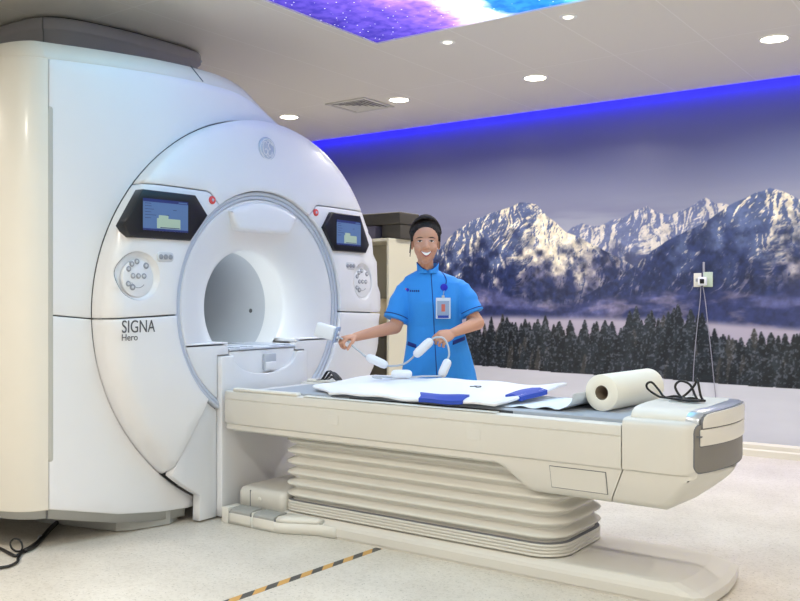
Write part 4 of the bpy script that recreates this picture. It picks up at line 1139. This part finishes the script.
ol = MB().box(-4.75, -3.925, 5.33, 5.68, .0805, .86, .02)
tag(ol.build('stored_cushion', M['olive'], origin='mid'), 'dark olive cushion block standing in the cabinet bottom', 'cushion')

# ------------------------------------------------------------------ floor tape and loose floor cable
tm = bpy.data.materials.new('hazard_tape'); tm.use_nodes = True
nt = tm.node_tree; tc = nt.nodes.new('ShaderNodeTexCoord'); sx = nt.nodes.new('ShaderNodeSeparateXYZ'); nt.links.new(tc.outputs['Object'], sx.inputs[0])
ad = nt.nodes.new('ShaderNodeMath'); ad.operation = 'MULTIPLY_ADD'; ad.inputs[1].default_value = 1.5; nt.links.new(sx.outputs['X'], ad.inputs[0]); nt.links.new(sx.outputs['Y'], ad.inputs[2])
md = nt.nodes.new('ShaderNodeMath'); md.operation = 'PINGPONG'; md.inputs[1].default_value = .07; nt.links.new(ad.outputs[0], md.inputs[0])
lt = nt.nodes.new('ShaderNodeMath'); lt.operation = 'LESS_THAN'; lt.inputs[1].default_value = .035; nt.links.new(md.outputs[0], lt.inputs[0])
mx = nt.nodes.new('ShaderNodeMix'); mx.data_type = 'RGBA'; mx.inputs['A'].default_value = (*lin((206, 158, 84)), 1); mx.inputs['B'].default_value = (*lin((78, 76, 72)), 1)
nt.links.new(lt.outputs[0], mx.inputs['Factor']); nt.links.new(mx.outputs['Result'], nt.nodes['Principled BSDF'].inputs['Base Color']); nt.nodes['Principled BSDF'].inputs['Roughness'].default_value = .5
tp = MB(); n_ = 14
lp = []
for i in range(n_+1):
    y = 1.3+(3.255-1.3)*i/n_; x = -2.52+.082*i/n_
    lp.append([(x-.019, y, .0002), (x+.019, y, .0002), (x+.019, y, .0012), (x-.019, y, .0012)])
tp.ring(lp)
tag(tp.build('hazard_tape_strip', tm, smooth=False), 'black and orange striped tape stuck on the floor by the table base', 'floor tape')
fc = thing('floor_cable', (-3.85, 2.25, 0), 'black cable bundle snaking out from under the scanner on the floor', 'cable')
P_ = lambda l, z: smooth_path([(x, y, z) for x, y in l], 8)
MB().tube(P_([(-4.167, 2.816), (-3.980, 2.594), (-3.823, 2.433), (-3.729, 2.333), (-3.692, 2.261)], .0125), .0115, 8).build('thick_cable', M['cable'], fc)
MB().tube(P_([(-3.731, 2.329), (-3.683, 2.246), (-3.627, 2.192), (-3.575, 2.157), (-3.546, 2.107), (-3.554, 2.067), (-3.604, 1.964)], .009), .0065, 8).build('thin_cable', M['cable'], fc)
MB().tube(P_([(-4.168, 2.271), (-3.824, 2.224), (-3.735, 2.209), (-3.662, 2.204), (-3.705, 2.269), (-3.781, 2.376)], .0085), .0075, 8).build('thin_cable', M['cable'], fc)
lq = [(x, y, z) for x, y, z in [(-3.716, 2.251, 0.001), (-3.751, 2.238, 0.017), (-3.777, 2.244, 0.038), (-3.763, 2.255, 0.056), (-3.731, 2.265, 0.050), (-3.714, 2.265, 0.021), (-3.720, 2.249, -0.003)]]
MB().tube([Vector((p.x, p.y, max(p.z, .008))) for p in smooth_path(lq, 6)], .0045, 6).build('thin_cable', M['cable'], fc)
e_ = (-3.824, 2.424); MB().tube([Vector((e_[0]-.006, e_[1]+.006, .0125)), Vector((e_[0]+.006, e_[1]-.006, .0125))], .0135, 10).build('cable_tie', M['silver'], fc)

# ------------------------------------------------------------------ the woman
RV = Vector((.8141, .5807, 0)); FV = Vector((.5807, -.8141, 0)); UV = Vector((0, 0, 1))   # her left in view is +RV, her front is FV
base = Vector((-2.707, 4.125, 1.150)); base.z = 0
woman = thing('person', base, 'smiling person in bright blue tunic standing behind the table holding a white coil cable', 'person')
def remesh(o, vox, it=3, fac=.5):
    m = o.modifiers.new('r', 'REMESH'); m.mode = 'VOXEL'; m.voxel_size = vox; m.use_smooth_shade = True
    s = o.modifiers.new('s', 'SMOOTH'); s.iterations = it; s.factor = fac
    bpy.context.view_layer.update()
    me = bpy.data.meshes.new_from_object(o.evaluated_get(bpy.context.evaluated_depsgraph_get()))
    me.name = o.name; old = o.data; mats = list(old.materials)
    o.modifiers.clear(); o.data = me
    me.materials.clear()
    for x in mats: me.materials.append(x)
    me.polygons.foreach_set('material_index', [0]*len(me.polygons))
    me.polygons.foreach_set('use_smooth', [True]*len(me.polygons))
    bpy.data.meshes.remove(old); bpy.context.view_layer.update()
    return o
from mathutils.bvhtree import BVHTree
def bvh(o):
    off = wloc(o)
    return BVHTree.FromPolygons([v.co+off for v in o.data.vertices], [tuple(p.vertices) for p in o.data.polygons])
HC = Vector((-2.706, 4.039, 1.455))
def H(x, y, z): return HC+RV*x+FV*y+UV*z
bm_ = MB()
def hell(c, r): bm_.ell(H(*c), RV*r[0], FV*r[1], UV*r[2], 32, 20)
hell((0, -.02, .035), (.074, .094, .09)); hell((0, .008, -.022), (.064, .076, .078)); hell((0, .032, -.087), (.030, .038, .029))
for s in (-1, 1):
    hell((s*.036, .050, -.032), (.026, .026, .024)); hell((s*.0735, -.02, -.008), (.009, .017, .029)); hell((s*.029, .008, -.070), (.020, .04, .026))
    hell((s*.011, .080, -.030), (.009, .011, .008))
bm_.capsule(H(0, .072, .008), H(0, .090, -.026), .008, .0125); hell((0, .074, -.062), (.03, .016, .02))
bm_.capsule(H(0, -.035, -.07), H(0, -.065, -.20), .041, .050)
# trunk and limbs
def body(u, v, t): return None
SHL, SHR = Vector((-2.833, 4.023, 1.214)), Vector((-2.579, 4.204, 1.220))
ELL, ELR = Vector((-2.849, 3.950, 0.993)), Vector((-2.484, 4.222, 1.015))
WRL, WRR = Vector((-2.945, 3.722, 0.944)), Vector((-2.495, 3.981, 0.967))
CH_, HP = Vector((-2.722, 4.138, 1.142)), Vector((-2.704, 4.151, 0.738))
bm_.ring([[c+RV*a*math.cos(q)+FV*b*math.sin(q) for q in [2*math.pi*k/24 for k in range(24)]] for c, a, b in ((HP-UV*.06, .12, .08), (HP, .15, .09), (HP.lerp(CH_, .5), .125, .08), (CH_, .14, .085), (CH_+UV*.08, .13, .07), (CH_+UV*.13, .07, .05))])
for sh, el, wr in ((SHL, ELL, WRL), (SHR, ELR, WRR)):
    bm_.capsule(sh+RV*(.020 if sh is SHL else -.024)-UV*.024, el, .038, .038); bm_.capsule(el, wr, .0385, .024)
for s in (-1, 1):
    hp, kn, an = base+RV*(s*.085)+UV*.72, base+RV*(s*.09)+UV*.44+FV*.01, base+RV*(s*.09)+UV*.07
    bm_.capsule(hp, kn, .08, .055); bm_.capsule(kn, an, .052, .034); bm_.capsule(an, base+RV*(s*.10)+FV*.13+UV*.035, .034, .026)
def hand(wrist, d, n, sgn, curls, thumb, k=1.0):
    d = d.normalized(); n = (n-d*n.dot(d)).normalized(); s = d.cross(n)
    loops = []
    for f, w, t in ((-.012, .024, .019), (.0, .026, .019), (.03, .036, .018), (.06, .041, .015), (.08, .040, .012), (.088, .034, .008)):
        c = wrist+d*f*k; loops.append([c+s*w*k*math.cos(a)+n*t*k*math.sin(a) for a in [2*math.pi*q/16 for q in range(16)]])
    bm_.ring(loops)
    tips = []
    for i, ln in enumerate((.070, .078, .073, .058)):
        o_ = (-.0315+.021*i)*k*sgn*-1
        p = wrist+d*(.078-.004*abs(i-1.2))*k+s*o_; ang = 0
        for j, fr in enumerate((.45, .31, .24)):
            ang += math.radians(curls[j]+(3*i if j == 0 else 0))
            q = p+(d*math.cos(ang)+n*math.sin(ang))*ln*fr*k
            bm_.capsule(p, q, (.0092-.0008*j)*k, (.0085-.0009*j)*k, 10); p = q
        tips.append(p)
    p = wrist+d*.02*k+s*.022*sgn*k; v1 = (d*.62+s*.62*sgn+n*.45).normalized(); v2 = (d*.8+s*.05*sgn+n*thumb).normalized()
    q = p+v1*.042*k; r = q+v2*.030*k
    bm_.capsule(p, q, .0125*k, .0105*k, 10); bm_.capsule(q, r, .0105*k, .0085*k, 10); bm_.capsule(r, r+(v2+n*.3).normalized()*.022*k, .0088*k, .0072*k, 10)
    return tips
dl = (Vector((-2.975, 3.652, 0.937))-WRL); dr_ = (Vector((-2.518, 3.904, 0.961))-WRR)
dl = dl.normalized(); dr_ = dr_.normalized()
hand(WRL, dl, -UV*.55+FV*.1-RV*.2, 1 if dl.cross(-UV).dot(FV) > 0 else -1, (42, 62, 44), .75, .95)
hand(WRR, dr_-UV*.25, -UV*.5-FV*.8, 1 if dr_.cross(-FV).dot(UV) > 0 else -1, (38, 52, 40), .5, .95)
bodyo = remesh(bm_.build('body', M['skin'], woman), .0029, 3)
BT = bvh(bodyo)
def face_y(x, z, tree=None, o=HC, far=.5):
    p = o+RV*x+UV*z+FV*far
    h = (tree or BT).ray_cast(p, -FV)
    return h[0] if h[0] is not None else o+RV*x+UV*z
def patch(name, grid, m, parent, lift=.0012, tree=None, o=HC, **kw):
    """grid: rows of (x, z) laid on the surface"""
    rows = [[face_y(x, z, tree, o)+FV*lift for x, z in r] for r in grid]; back = [[p-FV*(lift+.003) for p in r] for r in rows]
    n, k = len(rows), len(rows[0]); V = [p for r in rows for p in r]+[p for r in back for p in r]; F = []
    for i in range(n-1):
        for j in range(k-1): F.append((i*k+j, i*k+j+1, (i+1)*k+j+1, (i+1)*k+j))
    N = n*k; per = [j for j in range(k)]+[i*k+k-1 for i in range(1, n)]+[(n-1)*k+j for j in range(k-2, -1, -1)]+[i*k for i in range(n-2, 0, -1)]
    for a, b in zip(per, per[1:]+per[:1]): F.append((a, a+N, b+N, b))
    return obj(name, V, F, m, parent, **kw)
def lens(cx, cz, w, up, dn, n=14, m=5, tilt=0, sm=0):
    g = []
    for i in range(m+1):
        t = i/m; row = []
        for j in range(n+1):
            s = -1+2*j/n; e = max(0, 1-s*s)
            za, zb_ = cz+up*e, cz-dn*e
            row.append((cx+w*s, za+(zb_-za)*t+tilt*s+sm*s*s))
        g.append(row)
    return g
head_o = bodyo
for s in (-1, 1):
    ew = patch('eye', lens(s*.0315-.001, .005, .0145, .0042, .0036, tilt=-.001*s), M['eye'], head_o, .0008)
    patch('iris', lens(s*.0315-.001, .0052, .0075, .0046, .0040, 8), M['iris'], ew, .0016)
    patch('eyelid', lens(s*.0315-.001, .0095, .0175, .0026, .0016, sm=-.0052), M['hair'], head_o, .0018)
    patch('eyebrow', lens(s*.034-.001, .0255, .021, .0032, .0016, sm=-.004, tilt=.0015*-s), M['hair'], head_o, .0015)
patch('lips', lens(.001, -.0575, .0325, .0035, .0215, 16, 6, sm=.0125), M['lip'], head_o, .001)
patch('teeth', lens(.001, -.0585, .0275, .0005, .0140, 16, 6, sm=.0105), M['teeth'], head_o, .0022)
# hair
hb = MB()
hb.ell(H(0, -.045, .055), RV*.086, FV*.1085, UV*.1045, 36, 24); hb.ell(H(0, -.13, .03), RV*.05, FV*.045, UV*.05); hb.ell(H(.01, -.01, .095), RV*.062, FV*.058, UV*.060)
for s in (-1, 1):
    hb.capsule(H(s*.071, .012, .055), H(s*.076, -.016, .01), .012, .008)
for i in range(33):
    a = math.pi*(i+.5)/33; pts = []
    for k in range(9):
        e = -.15+1.55*k/8
        pts.append(H(-.088*math.cos(a)*math.cos(e*.5), -.045+.1105*math.sin(a)*math.cos(e)*.98-.02*k/8, .055+.1065*math.sin(a)*(.45+.55*math.sin(min(1.57, e+.6)))-.012*k/8))
    hb.tube(pts, [.0045]*8+[.003], 8)
hair = remesh(hb.build('hair', M['hair'], bodyo), .004, 3)
st_ = MB()
for s, pts in ((-1, [(-.072, .006, .05), (-.079, .006, .01), (-.081, .01, -.03), (-.086, .012, -.075)]), (-1, [(-.074, .0, .03), (-.083, .0, -.01), (-.088, .005, -.055)]), (1, [(.073, .004, .05), (.078, .004, .01), (.077, .004, -.03)])):
    st_.tube(smooth_path([H(*p) for p in pts], 5), .0022, 6)
st_.build('hair_strand', M['hair'], bodyo)

# tunic
tb = MB()
secs = [(270, 418, 437, .050, .012), (273.5, 411, 445, .062, .010), (277, 405, 455, .075, .008), (283, 402, 462, .088, .01), (292, 403.5, 462, .100, .014), (302, 405.5, 460.5, .110, .02), (312, 406.5, 460.5, .106, .016), (326, 407, 462.5, .098, .01), (340, 406.5, 466.5, .102, .008), (355, 404.5, 471, .112, .008), (372, 401.5, 475.5, .120, .008), (386, 400, 478, .124, .008)]
T_ = 4.93
loops = []
for v, u0, u1, b, fw in secs:
    k = T_/884; c = HC*0+Vector((0, 0, 0))
    x0, x1 = (u0-434)*k, (u1-434)*k; z = 1.15+(298.5-v)*k
    cx = base+RV*(x0+x1)/2+FV*fw; a = (x1-x0)/2; row = []
    for q in [2*math.pi*i/40 for i in range(40)]:
        cc, sn = math.cos(q), math.sin(q)
        p_ = 2.4; f_ = (abs(cc)**p_+abs(sn)**p_)**(-1/p_)
        row.append(cx+RV*a*cc*f_+FV*b*sn*f_+UV*z)
    loops.append(row)
tb.ring(loops)
HEML, HEMR = Vector((-2.855, 3.958, 1.031)), Vector((-2.511, 4.215, 1.064))
tb.capsule(SHL+RV*.012-UV*.016, SHL.lerp(HEML, .5), .056, .064, 20); tb.capsule(SHR-RV*.016-UV*.016, SHR.lerp(HEMR, .5), .056, .064, 20)
def sleeve(sh, hem, r0, r1):
    t = (hem-sh).normalized(); n_ = 26
    pts = [sh.lerp(hem, i/8) for i in range(9)]
    tb.tube(pts, [r0+(r1-r0)*i/8 for i in range(9)], n_)
sleeve(SHL+RV*.008-UV*.01, HEML, .056, .068); sleeve(SHR-RV*.010-UV*.01, HEMR, .056, .068)
tun = remesh(tb.build('tunic', M['uniform'], woman), .0055, 4)
TT = bvh(tun)
def cuff(sh, hem):
    t = (hem-sh).normalized(); p0 = sh.lerp(hem, .87); p1 = sh.lerp(hem, .90)
    r = .0685
    return MB().tube([p0, p0+(p1-p0)*.15, p0+(p1-p0)*.85, p1], [r-.004, r, r, r-.004], 28).build('sleeve_piping', M['navy'], tun)
cuff(SHL, HEML); cuff(SHR, HEMR)
O2 = base+UV*1.15; K = T_/884
def px(u, v): return ((u-434)*K, (298.5-v)*K)
def line(pts, w, name, m, lift=.002):
    g = [[(x-w, z) for x, z in pts], [(x, z) for x, z in pts], [(x+w, z) for x, z in pts]]
    return patch(name, g, m, tun, lift, TT, O2)
line([px(430.5+5.5*min(1, i/10), 274+10.4*i) for i in [k_/3 for k_ in range(31)]], .0022, 'placket_edge', M['navy'], .0012)
def band(u0, v0, u1, v1, w, name, m, lift=.002):
    pts = [px(u0+(u1-u0)*i/8, v0+(v1-v0)*i/8) for i in range(9)]
    g = [[(x, z+w) for x, z in pts], [(x, z) for x, z in pts], [(x, z-w) for x, z in pts]]
    return patch(name, g, m, tun, lift, TT, O2)
band(406.5, 342.5, 416, 345.5, .011, 'pocket_trim', M['navy']); band(451.5, 342, 466, 337, .011, 'pocket_trim', M['navy'])
# stand collar
cl = []
nk = [(273.5, 417.5, 438, .064, .014), (268, 417.5, 437.5, .060, .013), (263.0, 417, 438, .058, .012)]
cv_ = MB(); ringo = []; ringi = []
for v, u0, u1, b, fw in nk:
    x0, x1 = (u0-434)*K, (u1-434)*K; z = 1.15+(298.5-v)*K; cx = base+RV*(x0+x1)/2+FV*(fw+.012); a = (x1-x0)/2+.004
    angs = [math.pi/2+math.radians(7)+2*(math.pi-math.radians(7))*i/36 for i in range(37)]
    ringo.append([cx+RV*(a*math.cos(q))+FV*(b*math.sin(q))+UV*(z-{273.5: 0, 268: .012, 263.0: .044}[v]*max(0, math.sin(q))**2) for q in angs])
    ringi.append([cx+RV*((a-.006)*math.cos(q))+FV*((b-.006)*math.sin(q))+UV*(z-{273.5: 0, 268: .012, 263.0: .044}[v]*max(0, math.sin(q))**2) for q in angs])
cv_.ring(ringo+ringi[::-1], close=False)
col_o = cv_.build('collar', M['uniform'], tun)
MB().tube([(p+q)/2+UV*.002 for p, q in zip(ringo[-1], ringi[-1])], .0034, 6).build('collar_piping', M['navy'], col_o)
# small chest emblem and lettering-like dash
el = px(407.5, 290); patch('chest_emblem', lens(el[0], el[1], .009, .010, .010, 8), M['reel'], tun, .0015, TT, O2)
el = px(405.8, 289.2); patch('chest_emblem', lens(el[0], el[1], .004, .006, .004, 6), M['red'], tun, .0022, TT, O2)
for k in range(5):
    x, z = px(410.2+2.0*k, 291.2); patch('chest_lettering', [[(x-.0035, z+.006), (x+.0035, z+.006)], [(x-.0035, z-.005), (x+.0035, z-.005)]], M['navy'], tun, .0015, TT, O2)
# badge on a reel
bx, bz = px(442, 308); bp = face_y(bx, bz, TT, O2)+FV*.008
bdg = MB().obox(bp, RV*.040, FV*.002, UV*.057, .0015).build('badge', M['card'], woman, smooth=False)
MB().obox(bp+FV*.0025, RV*.033, FV*.0006, UV*.040, 0).build('badge_photo_back', M['coilface'], bdg, smooth=False)
MB().obox(bp+FV*.0034+UV*.002, RV*.010, FV*.0004, UV*.020, 0).build('badge_photo', M['card_ph'], bdg, smooth=False)
MB().obox(bp+FV*.0034-UV*.046, RV*.030, FV*.0004, UV*.007, 0).build('badge_strip', M['blue'], bdg, smooth=False)
rx, rz = px(443, 287.5); rp = face_y(rx, rz, TT, O2)+FV*.006
MB().ell(rp, RV*.020, FV*.007, UV*.020).build('badge_reel', M['reel'], bdg)
MB().tube([rp+FV*.002-UV*.018, bp+UV*.066+FV*.001], .0022, 6).build('badge_cord', M['coilface'], bdg)
MB().obox(bp+UV*.062, RV*.008, FV*.003, UV*.008, .002).build('badge_clip', M['silver'], bdg)
lan = smooth_path([face_y(*px(u, v), TT, O2)+FV*.003 for u, v in ((441, 272), (444, 276), (445.5, 281), (444, 287))], 5)
MB().tube(lan, .0026, 6).build('lanyard', M['navy'], bdg)
# trousers and shoes
tr = MB()
for s in (-1, 1):
    hp, kn, an = base+RV*(s*.085+.02)+UV*.74, base+RV*(s*.09)+UV*.44+FV*.01, base+RV*(s*.09)+UV*.10
    tr.capsule(hp, kn, .105, .078, 20); tr.capsule(kn, an, .078, .066, 20)
remesh(tr.build('trousers', M['trousers'], woman), .007, 3)
for s in (-1, 1):
    sh = MB(); sh.capsule(base+RV*(s*.09)+UV*.047-FV*.02, base+RV*(s*.10)+FV*.13+UV*.04, .046, .039, 18)
    sh.v = [Vector((p[0], p[1], max(p[2], 0))) for p in sh.v]; sh.build('shoe', M['shoe'], woman)

# ------------------------------------------------------------------ coil cable in her hands
cc = thing('coil_cable', Vector((-2.557, 3.765, 0.736)), 'white coil cable with four pods held between her hands over the table', 'coil cable')
q0, q1 = Vector((-3.085, 3.573, 0.988)), Vector((-2.999, 3.610, 0.962)); axd = (q1-q0).normalized(); upv = (UV-axd*UV.dot(axd)).normalized(); dpv = axd.cross(upv)
MB().obox((q0+q1)/2, axd*.055, upv*.038, dpv*.030, .012, 3).build('connector', M['coil'], cc)
MB().obox(q1+axd*.0135, axd*.005, upv*.043, dpv*.034, .004, 2).build('connector_face', M['coilface'], cc)
MB().obox(q1+axd*.0205+upv*.012, axd*.003, upv*.008, dpv*.010, .002, 2).build('connector_latch', M['coil'], cc)
MB().obox(q1+axd*.0205-upv*.014, axd*.003, upv*.006, dpv*.012, .002, 2).build('connector_latch', M['coil'], cc)
path = [q1+axd*.01-upv*.01, Vector((-2.951, 3.656, 0.925)), Vector((-2.917, 3.656, 0.902)), Vector((-2.876, 3.673, 0.868)), Vector((-2.836, 3.689, 0.837)), Vector((-2.751, 3.725, 0.802)), Vector((-2.707, 3.744, 0.797)), Vector((-2.664, 3.774, 0.808)), Vector((-2.634, 3.796, 0.834)), Vector((-2.608, 3.803, 0.861)), Vector((-2.543, 3.837, 0.929)), Vector((-2.517, 3.855, 0.947)), Vector((-2.487, 3.876, 0.944)), Vector((-2.463, 3.881, 0.909)), Vector((-2.451, 3.877, 0.862)), Vector((-2.454, 3.863, 0.827)), Vector((-2.460, 3.834, 0.751)), Vector((-2.466, 3.805, 0.737)), Vector((-2.519, 3.755, 0.733)), Vector((-2.553, 3.670, 0.751)), Vector((-2.623, 3.620, 0.748)), Vector((-2.695, 3.606, 0.750)), Vector((-2.736, 3.601, 0.736)), Vector((-2.695, 3.556, 0.719)), Vector((-2.639, 3.547, 0.712))]
zm = .752
pp_ = [Vector((p.x, p.y, max(p.z, zm))) for p in smooth_path(path, 8)]
MB().tube(pp_, .0052, 8).build('cord', M['coilcord'], cc)
def pod(a, b, r=.026):
    a, b = Vector(a), Vector(b); t = (b-a).normalized(); L_ = (b-a).length
    pts = [a+t*L_*f for f in (0, .03, .10, .25, .75, .90, .97, 1)]; rs = [r*f for f in (.35, .62, .88, 1, 1, .88, .62, .35)]
    MB().tube(pts, rs, 18).build('pod', M['coil'], cc)
pod((-2.842, 3.684, 0.845), (-2.740, 3.732, 0.796), .023); pod((-2.614, 3.798, 0.850), (-2.534, 3.843, 0.937), .0245); pod((-2.448, 3.867, 0.835), (-2.469, 3.828, 0.746), .0235)
za, zb_ = Vector((-2.631, 3.614, 0.745)), Vector((-2.545, 3.675, 0.751)); za.z = zb_.z = .768
pod(za, zb_, .022)
